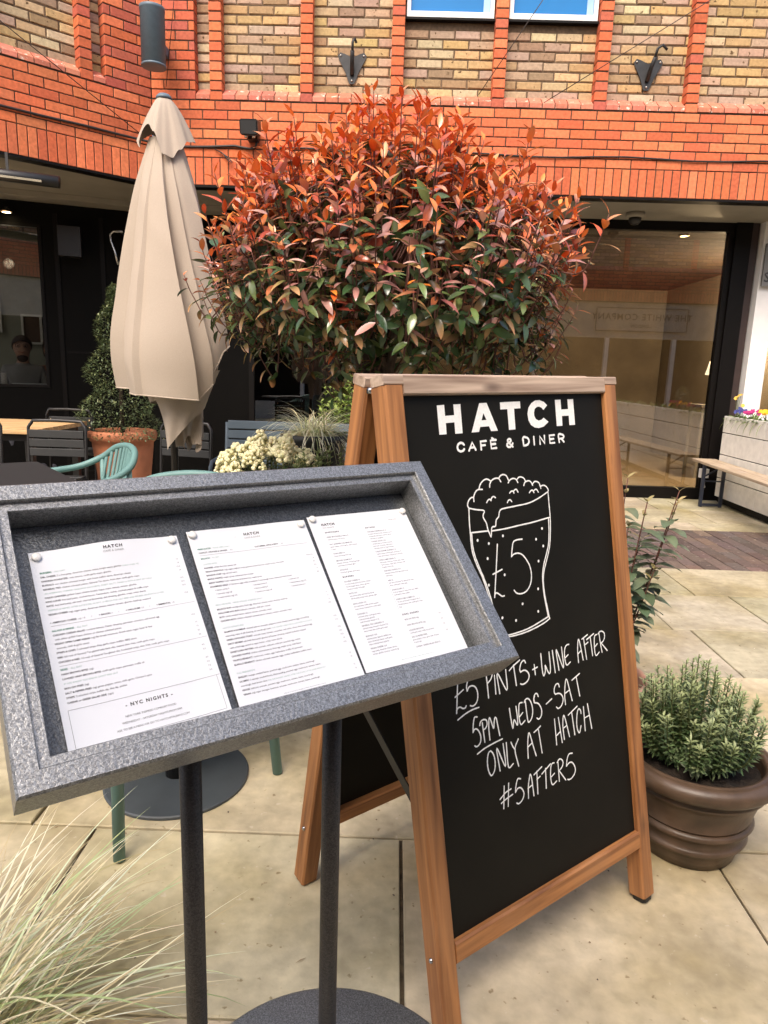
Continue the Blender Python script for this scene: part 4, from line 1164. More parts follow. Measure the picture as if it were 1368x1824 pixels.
p = Page(2)
p.text(22.8, 20.6, 'HATCH', 6.6, 0, .045, 1.3); p.text(22.8, 26.4, 'NYC NIGHTS', 3.8, 1, 0, 1.05); p.text(182, 23, 'FROM 5PM', 3.4, 1, 0, 1.1, align='R')
def items(x, rows):
    for y, h, lines in rows:
        p.text(x, y, h, 3.6, 1, .014, .98)
        for i, l in enumerate(lines): p.text(x, y + 4.9 * (i + 1), l, 3.4, 1, .006, .96)
for x, y, b in ((23.6, 36.4, 'APPETIZERS'), (24.3, 127, 'BURGERS'), (108.2, 35.4, 'ENTREES'), (108, 214.4, 'SIDES ORDERS')): p.text(x, y, b, 3.9, 0, .035, 1.45)
items(23.8, [(46, 'FRIED MOZZARELLA BALL 8', ['marinara sauce, hot honey']), (61, 'SALT & PEPPER CALAMARI 8.5', ['green pepper, onion, garlic, chilli, Chinese', '5 spice']), (80, 'CORN RIBS 6.5', ['Cajun seasoning, lime (vg)']), (94.5, 'SMOKED SALMON 9', ['jalapeno schmear, everything bagel', 'seasoning, sourdough (gfo)']), (113, 'GYOZAS 8', ['fried duck gyozas, plum sauce']),
    (136, 'DOUBLE CHEESE 12', ['2 x 3oz smash patty, American cheese', 'house burger sauce, onion, gherkin', '(make it a triple +2.5) (gfo)']), (159, 'KATZ 15.5', ['6oz smash patty, salt beef, Emmental', 'deli dressing, crispy onion, gherkin (gfo)']), (179, 'KING LOUIS 15.5', ['6oz beef patty, truffle & black pepper', 'mayo, bacon, Camembert, rocket (gfo)']), (198.5, 'CHICKEN 12', ['schnitzel strips, confit garlic mayo', 'iceberg lettuce, gherkin', '(add American cheese +1.5)']),
    (220, 'GENERAL TSO CHICKEN 13', ['schnitzel strips doused in General Tso', 'sauce, Asian slaw, confit garlic mayo']), (239, 'BUFFALO 13.5', ['schnitzel strips dipped in Buffalo hot', 'sauce, American cheese, confit garlic', 'mayo, iceberg lettuce, gherkin']), (261, 'VEGAN CHEESE 12.5', ['vegan patty, American cheese, lettuce,', 'tomato, gherkin, ketchup, mustard (vg)'])])
items(108.4, [(44.4, 'CHICKEN PARMIGIANA 16', ['breaded chicken breast, marinara sauce', 'mozzarella, parmesan, rocket, served', 'with fries or spaghetti']), (65.5, 'CAESAR SALAD 14.5', ['romaine lettuce, Caesar dressing,', 'parmesan, croutons, with either', 'schnitzel strips or Cajun chicken']), (87, 'CAJUN SHRIMP ALFREDO 16', ['linguine pasta, creamy garlic, parmesan &', 'Cajun spiced sauce, king prawns, avocado']), (105, 'OPEN LAMB KEBAB 15', ['flat bread, houmous, Greek salad, vegan', "'lamb' pieces, vegan 'feta', avocado, chilli", '& garlic sauce (vg)']), (127.5, 'CHICKEN WAFFLE 15.5', ['schnitzel pieces, fried egg, maple syrup', 'chilli flakes']),
    (147, 'RIBS 25', ['full rack of General Tso glazed ribs, slaw,', 'fries, confit garlic mayo (gfo)']), (166, 'STRIPS & DIPS 15', ['3 of our signature strips, fries, slaw, BBQ,', 'confit garlic mayo, buffalo']), (185, 'STRIPS & RIBS COMBO 25', ['1/2 rack of General Tso glazed ribs, 2', 'schnitzel pieces, slaw, confit garlic mayo,', 'fries']),
    (224, 'SKIN ON FRIES (vg)', []), (234.5, 'HASH BROWN BITES (vg)', []), (244.5, 'LOADED BROWNS', ['confit garlic mayo, truffle oil, parmesan']), (257, 'SALT & PEPPER FRIES', ['green pepper, onion, garlic, chilli, Chinese', '5 spice (vg)']), (275, 'CAESAR / GREEN SALAD SIDE 5.5', [])])
for y, b in ((224, '4.5'), (234.5, '4.5'), (244.5, '5.5'), (257, '5.5')): p.text(186, y, b, 3.4, 1, .008, align='R')
p.text(105, 290, 'please let us know of any allergies or dietary requirements before ordering', 2.2, 3, align='C')
p.vrule(105.5, 146, 204, .3, 3)
p.finish('white two column evening menu sheet, farthest right in the case')

for k, (x, y), lb in ((0, (9, 9), 'round white magnet on the top left corner of the burger sheet'), (0, (200, 8), 'round white magnet on the top right corner of the burger sheet'), (1, (8, 8), 'round white magnet on the top left corner of the brunch sheet'),
        (1, (200, 9), 'round white magnet on the top right corner of the brunch sheet'), (2, (9, 6), 'round white magnet on the top left corner of the two column sheet'), (2, (203, 7), 'round white magnet on the top right corner of the two column sheet')):
    m = MB(); c = page(k, x, y, .0006)
    prof = [(.0064, 0), (.0064, .0035), (.0056, .0046), (0, .0048)]
    n_ = 20; vs = []
    for r_, h_ in prof:
        for i in range(n_):
            a = 2 * math.pi * i / n_; vs.append(c + (MX * (r_ * math.cos(a)) + MY * (r_ * math.sin(a)) - MN * h_) * MS)
    m.add(vs, [(i * n_ + j, i * n_ + (j + 1) % n_, (i + 1) * n_ + (j + 1) % n_, (i + 1) * n_ + j) for i in range(3) for j in range(n_)], smooth=True)
    tag(m.build('magnet', MT['magnet']), lb, 'magnet', 'white magnets holding the menu sheets')

# ------------------------------------------------------------------ A-board
AW, AH, ATT, AS, ATH, AE = .6717, 1.2155, .0440, .2817, .6668, .01246
A0 = Vector((.2249, 1.4697, 0))
def AB(u, l, z):
    uu, zz = u * math.cos(AE) - z * math.sin(AE), u * math.sin(AE) + z * math.cos(AE) + .012
    c, s = math.cos(ATH), math.sin(ATH)
    return Vector((A0.x + uu * c - l * s, A0.y + uu * s + l * c, zz))
AL = math.hypot(AH, AS - ATT)
ab = thing('chalkboard_sign', 'wooden A-frame chalkboard advertising pints and wine, standing on the paving', 'A-board', tuple(A0))
UX = (AB(1, 0, 0) - AB(0, 0, 0)).normalized()
class Half:
    def __init__(self, sg):
        self.O = AB(0, sg * AS, 0); self.V = (AB(0, sg * ATT, AH) - self.O).normalized()
        n = UX.cross(self.V); o = AB(0, sg, 0) - AB(0, 0, 0)
        self.N = n if n.dot(o) > 0 else -n                  # outward from the A
    def P(self, u, v, out=0.0): return self.O + UX * u + self.V * v + self.N * out
LW, LD = .043, .044
for sg in (-1, 1):
    h = Half(sg)
    if sg == -1: FR = h
    wm = MT['board_wood']
    for s in (-1, 1):
        uc = s * (AW / 2 - LW / 2)
        m = MB(); m.bar(h.P(uc, .004, -LD / 2), h.P(uc, AL - .0185, -LD / 2), LW, LD, UX, .004, True)
        leg = m.build('leg', wm, ab)
        m = MB(); m.bar(h.P(uc, -.010, -LD / 2), h.P(uc, .0045, -LD / 2), .034, .036, UX, .006); m.build('rubber_foot', MT['rubber'], leg)
        m = MB()
        m.ball(tuple(h.P(s * (AW / 2 + .0005), .168, -LD / 2)), .0052, 10, 6); m.build('screw', MT['steel'], leg)
    ui = AW / 2 - LW
    m = MB()
    m.bar(h.P(-ui, AL - .018, -.019), h.P(ui, AL - .018, -.019), .036, .038, h.V, .003, True)
    for s in (-1, 1): m.bar(h.P(s * ui, AL - .0090, -.019), h.P(s * (AW / 2 + .001), AL - .0090, -.019), .018, .0385, h.V, .002, True)
    m.build('top_rail', MT['weather_wood'], ab)
    va, vb = (.169, .150) if sg == -1 else (.165, .165)
    m = MB(); m.bar(h.P(-ui, va, -.018), h.P(ui, vb, -.018), .042, .036, h.V, .004, True); m.build('bottom_rail', wm, ab)
    m = MB(); e_ = .004
    q = [h.P(u, v, o) for o in (-.012, -.018) for u, v in ((-ui + .0005, va + .021 if 1 else 0), (ui - .0005, vb + .021), (ui - .0005, AL - .0365), (-ui + .0005, AL - .0365))]
    m.add(q, [(0, 1, 2, 3), (7, 6, 5, 4), (0, 4, 5, 1), (1, 5, 6, 2), (2, 6, 7, 3), (3, 7, 4, 0)])
    pn = m.build('blackboard', MT['board'], ab)
    if sg == -1: FPN = pn
for s in (-1, 1):                                            # hinges and folding stays
    m = MB(); c = (AB(s * (AW / 2 - .012), 0, AH - .030)); m.tube([c - UX * .012, c + UX * .013], .0055, 12); m.build('hinge_pin', MT['steel'], ab)
    uo = s * (AW / 2 - LW - .004)
    BK = Half(1)
    m = MB()
    pf, pb_ = FR.P(uo, .37, -.038), BK.P(uo, .60, -.030)
    m.bar(pf, pb_, .020, .003, FR.V); sb = m.build('stay_arm', MT['black_metal'], ab)
    m = MB(); m.tube([pf - UX * .004, pf + UX * .004], .006, 12); m.build('rivet', MT['steel'], sb)
    m = MB()
    for vv in (.86, .96):
        m.ball(tuple(BK.P(s * (AW / 2 - LW) - s * .002, AL - 1.10 + vv, -.02)), .004, 8, 5)
    m.build('bolt', MT['bolt'], ab)

HEAD = [[[-2095,11840],[-1910,11848],[-1910,11641],[-1678,11649],[-1678,11851],[-1493,11855],[-1500,11299],[-1692,11297],[-1688,11514],[-1908,11505],[-1912,11297],[-2094,11296]],[[-990,11864],[-786,11868],[-535,11310],[-727,11308],[-774,11407],[-1019,11401],[-1061,11307],[-1261,11303]],[[-410,11872],[182,11883],[180,11742],[-13,11738],[-21,11317],[-214,11312],[-213,11732],[-413,11729]],[[1020,11788],[923,11862],[790,11900],[654,11897],[524,11842],[425,11750],[379,11623],[393,11496],[456,11391],[564,11334],[698,11316],[858,11344],[1021,11437],[873,11530],[797,11486],[709,11473],[624,11507],[583,11575],[584,11644],[616,11720],[687,11760],[762,11766],[836,11739],[886,11691]],[[1284,11899],[1473,11902],[1471,11689],[1705,11695],[1706,11904],[1902,11910],[1903,11344],[1707,11343],[1708,11550],[1478,11548],[1468,11338],[1279,11337]],[[-899,11667],[-830,11533],[-966,11529]]]
SUB = [[[-1491,11079],[-1541,11115],[-1616,11109],[-1664,11055],[-1658,10996],[-1602,10958],[-1537,10964],[-1495,10994]],[[-1372,10959],[-1271,11113],[-1193,10966]],[[-1329,11014],[-1223,11015]],[[-1043,10962],[-1044,11119],[-894,11123]],[[-1040,11041],[-931,11043]],[[-619,10970],[-762,10966],[-770,11125],[-617,11130]],[[-766,11049],[-640,11052]],[[-727,11169],[-668,11139]],[[-148,10970],[-279,11081],[-263,11120],[-219,11128],[-189,11104],[-208,11073],[-291,11040],[-313,11008],[-288,10977],[-228,10969],[-169,11006],[-143,11037]],[[186,10977],[183,11137],[284,11138],[344,11102],[357,11050],[320,11001],[257,10979],[186,10977]],[[513,11140],[512,10978]],[[695,10982],[696,11145],[845,10987],[849,11149]],[[1161,10985],[1012,10984],[1008,11147],[1170,11151]],[[1014,11068],[1139,11070]],[[1317,10988],[1309,11153],[1420,11150],[1478,11121],[1469,11084],[1417,11063],[1314,11062]],[[1396,11064],[1470,10991]]]
PINT = [[[-1509,9853],[-1538,9916],[-1504,9999],[-1438,10049],[-1366,10056]],[[-1362,9975],[-1357,10061],[-1310,10142],[-1230,10189],[-1109,10186]],[[-1202,10200],[-1150,10292],[-1061,10356],[-964,10377],[-873,10336]],[[-902,10212],[-888,10279],[-825,10342],[-730,10371],[-633,10360],[-579,10292]],[[-632,10365],[-570,10414],[-489,10427],[-407,10397],[-355,10303]],[[-371,10251],[-312,10306],[-222,10328],[-137,10305],[-87,10235]],[[-102,10302],[-45,10338],[29,10338],[100,10306],[138,10252]],[[82,10159],[119,10217],[198,10243],[287,10228],[352,10142]],[[356,10173],[413,10209],[483,10207],[556,10166],[598,10052]],[[604,10099],[690,10111],[780,10069],[828,9996],[807,9956]],[[-1025,9918],[-982,9960],[-931,9974],[-901,9944]],[[-901,9948],[-873,9994],[-820,10018],[-768,9990]],[[-439,9858],[-405,9898],[-353,9905],[-311,9865]],[[-353,10043],[-303,10073],[-254,10072],[-227,10031]],[[-241,10059],[-208,10090],[-148,10099],[-105,10040]],[[233,9995],[287,10035],[339,10034],[373,9986]],[[367,10017],[411,10044],[463,10043],[508,9983]],[[797,9957],[486,9851],[171,9783],[-189,9766],[-538,9753],[-654,9735],[-704,9672],[-726,9605],[-803,9545],[-837,9431],[-939,9414],[-978,9252],[-998,9251],[-1056,9399],[-1082,9519],[-1150,9634],[-1142,9701],[-1109,9746],[-1146,9779],[-1303,9806],[-1509,9856]],[[-1514,9853],[-1533,9611],[-1535,9382],[-1537,9153],[-1513,8958],[-1424,8713],[-1318,8483],[-1229,8214],[-1155,7926],[-1112,7602],[-1101,7234]],[[-1501,9378],[-1503,9148],[-1474,8952],[-1384,8707],[-1280,8457],[-1189,8207],[-1114,7918],[-1071,7594],[-1065,7256]],[[813,9955],[816,9671],[816,9418],[792,9147],[731,8838],[649,8639],[545,8445],[458,8249],[432,8043],[447,7788],[494,7527],[537,7285]],[[760,9404],[745,9153],[693,8865],[604,8667],[501,8472],[427,8254],[414,8025],[423,7793],[463,7533],[495,7336]],[[537,7285],[346,7230],[30,7181],[-335,7157],[-727,7175],[-1101,7234]],[[495,7336],[291,7294],[-25,7234],[-329,7206],[-751,7211],[-1065,7256]],[[-1514,9383],[-1061,9361]],[[-953,9347],[-588,9344],[-180,9360],[272,9377],[794,9417]]]
PINT5 = [[[-829,9065],[-903,8671],[-1031,8031]],[[-1025,8079],[-971,8113],[-888,8064],[-823,8018],[-758,8014]],[[-1024,8493],[-757,8548]],[[-104,9072],[-275,9075],[-372,9042],[-420,8918],[-459,8762]],[[-459,8762],[-382,8801],[-250,8802],[-124,8743],[-6,8602],[67,8457],[85,8289],[41,8132],[-64,8016],[-189,7971],[-308,7974],[-406,8010],[-466,8074]]]
DOTS = [[-1357,9215],[-1064,9111],[-653,9210],[319,9012],[525,8842],[531,9213],[-1132,8824],[339,8548],[-1161,8300],[-698,8429],[255,7976],[-252,7754],[200,7509],[-484,7457],[-867,7588]]
HAND = [[[-2199,6657],[-2246,6366],[-2298,6051]],[[-2295,6101],[-2253,6140],[-2194,6142],[-2131,6099],[-2071,6095],[-2042,6125]],[[-2297,6361],[-2075,6447]],[[-1918,6642],[-1964,6545],[-1987,6475],[-1979,6396]],[[-1979,6396],[-1923,6458],[-1844,6462],[-1778,6432],[-1733,6368],[-1714,6273],[-1730,6173],[-1773,6107],[-1839,6074],[-1891,6078],[-1932,6098]],[[-2280,5919],[-2085,5977],[-1891,6005],[-1715,6003]],[[-1451,6627],[-1441,6408],[-1436,6112]],[[-1287,6621],[-1288,6540],[-1335,6460],[-1417,6409]],[[-1227,6511],[-1232,6138]],[[-1124,6113],[-1145,6530],[-918,6131],[-903,6543]],[[-671,6579],[-636,6150]],[[-802,6500],[-693,6558],[-482,6638]],[[-316,6540],[-345,6595],[-404,6596],[-460,6548],[-502,6449],[-480,6386]],[[-480,6386],[-389,6401],[-313,6375],[-251,6304],[-240,6232],[-289,6162],[-384,6125],[-463,6128],[-509,6151]],[[-58,6439],[-48,6225]],[[-119,6347],[31,6365]],[[169,6615],[172,6300],[203,6137],[266,6220],[275,6344],[338,6202],[393,6138],[433,6249],[428,6590]],[[536,6600],[572,6114]],[[698,6133],[660,6593],[848,6146],[839,6601]],[[1088,6607],[1006,6607],[942,6542],[915,6418],[928,6256],[974,6177],[1090,6217]],[[922,6344],[1034,6390]],[[1364,6136],[1361,6386],[1391,6570],[1423,6644],[1453,6571],[1495,6355],[1528,6158]],[[1370,6333],[1492,6385]],[[1599,6627],[1625,6369],[1648,6144]],[[1545,6621],[1746,6676]],[[1614,6468],[1747,6505]],[[1837,6597],[1871,6170]],[[1704,6574],[1968,6653]],[[2071,6610],[2004,6597],[1968,6500],[1958,6292],[1968,6184],[2011,6144],[2115,6195]],[[1972,6349],[2068,6399]],[[2157,6624],[2184,6361],[2217,6172]],[[2119,6610],[2185,6649],[2269,6642],[2343,6584],[2348,6491],[2289,6413],[2205,6387]],[[2205,6387],[2406,6166]],[[-1786,5834],[-1846,5848],[-1878,5803],[-1909,5696],[-1927,5572]],[[-1927,5572],[-1883,5617],[-1823,5605],[-1770,5537],[-1737,5436],[-1753,5336],[-1810,5282],[-1873,5273],[-1913,5302]],[[-1663,5681],[-1639,5287]],[[-1733,5649],[-1714,5702],[-1657,5731],[-1586,5723],[-1542,5684],[-1540,5611],[-1579,5557],[-1626,5539]],[[-1499,5289],[-1503,5508],[-1483,5673],[-1459,5722],[-1430,5658],[-1373,5482],[-1347,5593],[-1312,5682],[-1275,5645],[-1255,5513],[-1222,5292]],[[-1861,5123],[-1662,5170],[-1405,5194],[-1162,5204]],[[-892,5748],[-874,5534],[-839,5320],[-788,5482],[-704,5348],[-686,5492],[-699,5734]],[[-511,5763],[-593,5766],[-623,5679],[-638,5478],[-598,5330],[-474,5375]],[[-631,5493],[-521,5554]],[[-416,5758],[-406,5521],[-385,5328],[-330,5319],[-262,5382],[-222,5509],[-238,5653],[-295,5765],[-360,5804],[-422,5787],[-453,5747]],[[-130,5789],[-156,5741],[-146,5662]],[[-147,5655],[-58,5623],[5,5556],[45,5461],[39,5364],[-10,5301],[-70,5287],[-116,5323]],[[206,5531],[388,5591]],[[-17,5753],[-41,5812],[-84,5834],[-134,5801],[-162,5725],[-152,5660]],[[664,5777],[644,5842],[606,5862],[547,5846],[499,5778],[490,5706],[523,5652]],[[523,5652],[612,5649],[689,5614],[739,5552],[754,5472],[710,5387],[647,5340],[572,5331],[521,5375]],[[820,5345],[815,5542],[858,5780],[904,5882],[946,5811],[1000,5579],[1049,5368]],[[826,5588],[972,5619]],[[1244,5838],[1314,5400]],[[1093,5811],[1363,5891]],[[-1513,5074],[-1571,5048],[-1610,4952],[-1624,4838],[-1607,4694],[-1552,4590],[-1487,4613],[-1437,4685],[-1415,4808],[-1427,4931],[-1464,5023],[-1513,5074]],[[-1301,4599],[-1337,5072],[-1142,4636],[-1155,5104]],[[-1064,5097],[-1060,4603],[-919,4617]],[[-932,5064],[-887,4958],[-832,4879]],[[-714,5062],[-832,4879],[-767,4515]],[[-472,4582],[-456,4831],[-424,5007],[-388,5090],[-349,5005],[-293,4779],[-229,4554]],[[-440,4815],[-314,4859]],[[-97,5064],[-44,4557]],[[-236,5054],[-133,5085],[-27,5125]],[[425,5140],[428,4581]],[[551,5135],[611,4573]],[[427,4769],[580,4824]],[[686,4618],[672,4899],[697,5076],[729,5132],[759,5069],[814,4846],[861,4624]],[[701,4869],[803,4893]],[[993,5137],[1041,4614]],[[879,5094],[1196,5201]],[[1310,5008],[1301,5077],[1253,5129],[1200,5095],[1159,4974],[1136,4826],[1149,4689],[1207,4605],[1276,4740]],[[1408,5130],[1405,4589]],[[1552,5156],[1637,4570]],[[1406,4874],[1592,4887]],[[-1226,4259],[-1290,3824]],[[-1096,4273],[-1163,3823]],[[-1370,4041],[-1206,4117],[-1042,4139]],[[-1343,3951],[-1203,3987],[-1009,4014]],[[-751,4245],[-822,4272],[-867,4220],[-910,4112],[-926,4025]],[[-926,4025],[-866,4076],[-788,4075],[-726,4019],[-688,3923],[-719,3837],[-784,3785],[-865,3767],[-916,3800]],[[-564,3767],[-538,4007],[-488,4170],[-454,4235],[-422,4133],[-397,3762]],[[-553,3973],[-419,4000]],[[-252,4228],[-275,3759]],[[-344,4190],[-94,4273]],[[-268,4065],[-166,4093]],[[18,4200],[-9,3783]],[[-106,4125],[182,4244]],[[297,4227],[234,4234],[183,4165],[153,3962],[189,3792],[332,3820]],[[161,3959],[280,4006]],[[419,4201],[414,3784]],[[391,4203],[462,4251],[535,4227],[580,4147],[536,4060],[431,4009]],[[432,4016],[627,3739]],[[909,4240],[803,4255],[726,4171],[685,4025]],[[685,4025],[779,4066],[867,4051],[936,3970],[967,3856],[922,3768],[825,3714],[734,3709],[693,3730]]]

def bp(u, v, lift): return FR.P(u / 10000, v / 10000, -.012 + lift)
def ribbon(mb, pts, w, lift):
    pts = [p for i, p in enumerate(pts) if i == 0 or np.hypot(*(np.array(p) - np.array(pts[i - 1]))) > 1e-6]
    P = [np.array(p, float) for p in pts]; n = len(P)
    if n < 2: return
    L_, R_ = [], []
    for i in range(n):
        t = P[min(i + 1, n - 1)] - P[max(i - 1, 0)]; t /= np.linalg.norm(t) + 1e-9
        nn = np.array((-t[1], t[0])); k = w / 2 * (1 + .10 * math.sin(i * 1.7 + P[0][0]))
        L_.append(P[i] + nn * k); R_.append(P[i] - nn * k)
    cap = []
    for c, t in ((P[0], P[0] - P[1]), (P[-1], P[-1] - P[-2])):
        a = math.atan2(t[1], t[0])
        cap.append([c + w / 2 * np.array((math.cos(a + q), math.sin(a + q))) for q in np.linspace(-math.pi / 2, math.pi / 2, 7)])
    vs = [bp(*q, lift) for q in L_] + [bp(*q, lift) for q in R_]
    fs = [(i, i + 1, n + i + 1, n + i) for i in range(n - 1)]
    mb.add(vs, fs)
    for cp in cap: mb.add([bp(*q, lift) for q in cp], [tuple(range(7))])
from mathutils.geometry import tessellate_polygon
m = MB()
hole = HEAD[-1]
for i, pl in enumerate(HEAD[:-1]):
    loops = [pl] + ([hole] if i == 1 else [])
    flat = [q for l in loops for q in l]
    tris = tessellate_polygon([[Vector((a, b, 0)) for a, b in l] for l in loops])
    m.add([bp(a, b, .0006) for a, b in flat], tris)
for i, pl in enumerate(SUB):
    pts = catmull(pl, 4) if len(pl) > 5 else pl
    ribbon(m, pts, 46, .0006 + .00004 * (i % 9))
m.build('printed_heading', MT['chalk'], FPN)
m = MB()
for i, pl in enumerate(PINT + PINT5 + HAND):
    pts = catmull(pl, 6) if len(pl) > 2 else pl
    ribbon(m, pts, 29 if i < len(PINT) else 30, .0006 + .00004 * (i % 11))
for a, b in DOTS:
    m.add([bp(a + 27 * math.cos(q), b + 30 * math.sin(q), .0008) for q in np.linspace(0, 2 * math.pi, 13)[:-1]], [tuple(range(12))])
m.build('chalk_drawing', MT['chalk'], FPN)

# ------------------------------------------------------------------ pots
def pot(name, label, c, prof, m_, soil_z, soil_r, n=56, group=None):
    r = thing(name, label, 'plant pot', c, group)
    m = MB(); m.lathe(prof, c, n, True, .004); m.build('pot_body', MT[m_], r)
    m = MB(); k = 22; vs, fs = [(c[0], c[1], c[2] + soil_z + .008)], []
    for ring in range(1, 6):
        for i in range(k):
            a = 2 * math.pi * i / k; q = soil_r * ring / 5
            vs.append((c[0] + q * math.cos(a), c[1] + q * math.sin(a), c[2] + soil_z + (U(-.006, .008) if ring < 5 else 0)))
    for i in range(k): fs.append((0, 1 + i, 1 + (i + 1) % k))
    for ring in range(4):
        for i in range(k):
            a, b = 1 + ring * k + i, 1 + ring * k + (i + 1) % k
            fs.append((a, a + k, b + k, b))
    m.add(vs, fs); m.build('soil', MT['soil'], r)
    return r

def rim(r, z, t): return [(r, z), (r + t, z + .006), (r + t * 1.25, z + .022), (r + t, z + .036), (r + t * .3, z + .042)]
gp = (.825, 1.685, 0)
pot('glazed_pot', 'brown glazed pot with three ribs beside the right foot of the chalkboard', gp,
    [(.112, 0), (.126, .004), (.133, .030), (.137, .050), (.147, .053), (.151, .060), (.147, .067), (.142, .071), (.147, .098), (.157, .101), (.161, .108), (.157, .115), (.151, .119),
     (.165, .172), (.173, .196), (.182, .201), (.184, .208), (.178, .214), (.182, .220), (.199, .226), (.208, .239), (.208, .252), (.199, .264), (.186, .270), (.181, .266), (.177, .270), (.168, .268), (.164, .255), (.150, .10)], 'glaze', .232, .163)

def bush_stems(L, st, base, n, hmin, hmax, spread, leafL, leafW, cols, per, tipc=None, lean=.55, seed=1, droop=.2):
    rng = random.Random(seed)
    for i in range(n):
        a = rng.uniform(0, 6.283); q = spread * math.sqrt(rng.random())
        k = q / spread
        p0 = np.array(base) + np.array((.35 * q * math.cos(a), .35 * q * math.sin(a), 0))
        h = rng.uniform(hmin, hmax) * (1 - .30 * k * k)
        tip = np.array(base) + np.array((q * math.cos(a) * (1 + lean * .3), q * math.sin(a) * (1 + lean * .3), h))
        mid = (p0 + tip) / 2 + np.array((q * math.cos(a) * .18, q * math.sin(a) * .18, -h * .04))
        pts = catmull([p0, mid, tip], 6)
        st.tube([tuple(p) for p in pts], [.0028 - .0018 * j / len(pts) for j in range(len(pts))], 5)
        for j in range(per):
            t = .16 + .84 * (j / per) ** .9
            x = t * (len(pts) - 1); i0 = min(int(x), len(pts) - 2); pos = pts[i0] + (pts[i0 + 1] - pts[i0]) * (x - i0)
            ax = pts[i0 + 1] - pts[i0]; ax = ax / (np.linalg.norm(ax) + 1e-9)
            for s in range(3):
                th = j * 1.1 + s * 2.094 + rng.uniform(-.3, .3)
                e1 = np.cross(ax, (.3, .2, .9)); e1 /= np.linalg.norm(e1) + 1e-9; e2 = np.cross(ax, e1)
                rad = e1 * math.cos(th) + e2 * math.sin(th)
                up = .35 + .85 * t
                d = rad + ax * up - np.array((0, 0, droop * (1 - t)))
                c = rng.choice(cols); c = jitcol(c, .18, .08)
                if tipc is not None and t > .8: c = tuple(a_ * .45 + b_ * .55 for a_, b_ in zip(c, tipc))
                L.add(pos, d, ax, leafL * rng.uniform(.7, 1.2), leafW * rng.uniform(.8, 1.15), c, .5, .3, 3)

r = thing('green_shrub', 'small bushy green shrub growing in the brown glazed pot', 'shrub', (gp[0], gp[1], .234))
L, st = Leaves(), MB()
bush_stems(L, st, (gp[0], gp[1], .232), 150, .15, .305, .152, .022, .0062, [(.085, .135, .05), (.07, .11, .04), (.11, .16, .065), (.16, .20, .09)], 17, (.42, .47, .22), .15, 4)
st.build('stems', MT['green_stem'], r); L.build('foliage', MT['foliage'], r)

ep = (.690, 2.130, 0)
pot('terracotta_pot', 'pale terracotta pot half hidden behind the chalkboard, holding a leggy plant', ep, [(.10, 0), (.12, .01), (.155, .22), (.162, .23), (.168, .245), (.168, .27), (.160, .278), (.147, .276), (.143, .255), (.13, .1)], 'pale_terracotta', .225, .142)
r = thing('leggy_plant', 'sparse plant with broad grey green leaves rising behind the chalkboard edge', 'plant', (ep[0], ep[1], .23))
L, st = Leaves(), MB(); rng = random.Random(12)
for k in range(11):
    a = -1.1 + .36 * k + rng.uniform(-.1, .1)
    h = rng.uniform(.42, .76); q = rng.uniform(.06, .21)
    b = np.array((ep[0], ep[1], .225)); tip = b + np.array((math.cos(a) * q, math.sin(a) * q * .6, h))
    pts = catmull([b, b + np.array((math.cos(a) * q * .55, math.sin(a) * .4 * q, h * .45)), tip], 8)
    st.tube([tuple(p) for p in pts], [.0034 - .0018 * j / len(pts) for j in range(len(pts))], 6)
    for j in range(3, len(pts)):
        for s in (0, 1) if j > 5 else (0,):
            th = j * 2.4 + s * 3.0 + k
            d = np.array((math.cos(th), math.sin(th), .25 - .35 * (1 - j / len(pts))))
            c = jitcol(rng.choice([(.115, .15, .085), (.15, .18, .11), (.085, .12, .065)]), .15)
            if j >= len(pts) - 2: c = jitcol((.30, .24, .10), .2); d[2] += .8
            L.add(pts[j], d, (0, 0, 1), (.088 if j < len(pts) - 2 else .04) * rng.uniform(.7, 1.15), (.038 if j < len(pts) - 2 else .012), c, .7, .22, 5, .06)
st.build('stems', MT['twig'], r); L.build('foliage', MT['foliage'], r)

# ------------------------------------------------------------------ tufted grass in the near corner
r = thing('ornamental_grass', 'pale variegated grass arching over the paving in the near left corner', 'grass', (-.74, .93, 0))
def blade(L, p0, az, el, ln, w, curl, c):
    d = np.array((math.cos(az) * math.cos(el), math.sin(az) * math.cos(el), math.sin(el)))
    L.add(p0, d, (0, 0, 1), ln, w, c, curl, .3, 9, 0, (.50, .38, .20) if U(0, 1) < .3 else tuple(x * 1.05 for x in c), wide=.2)
L = Leaves(); rng = random.Random(21)
for i in range(400):
    az = rng.gauss(.62, .95); el = rng.uniform(.30, 1.35)
    p0 = np.array((-.76 + rng.gauss(0, .055), .93 + rng.gauss(0, .055), .015))
    ln = rng.uniform(.26, .56); c = rng.choice([(.80, .80, .62), (.70, .72, .50), (.82, .80, .62), (.42, .50, .26), (.74, .70, .46)])
    blade(L, p0, az, el, ln, rng.uniform(.0030, .0068), rng.uniform(.3, 1.7), jitcol(c, .1, .06))
L.build('blades', MT['blade'], r)

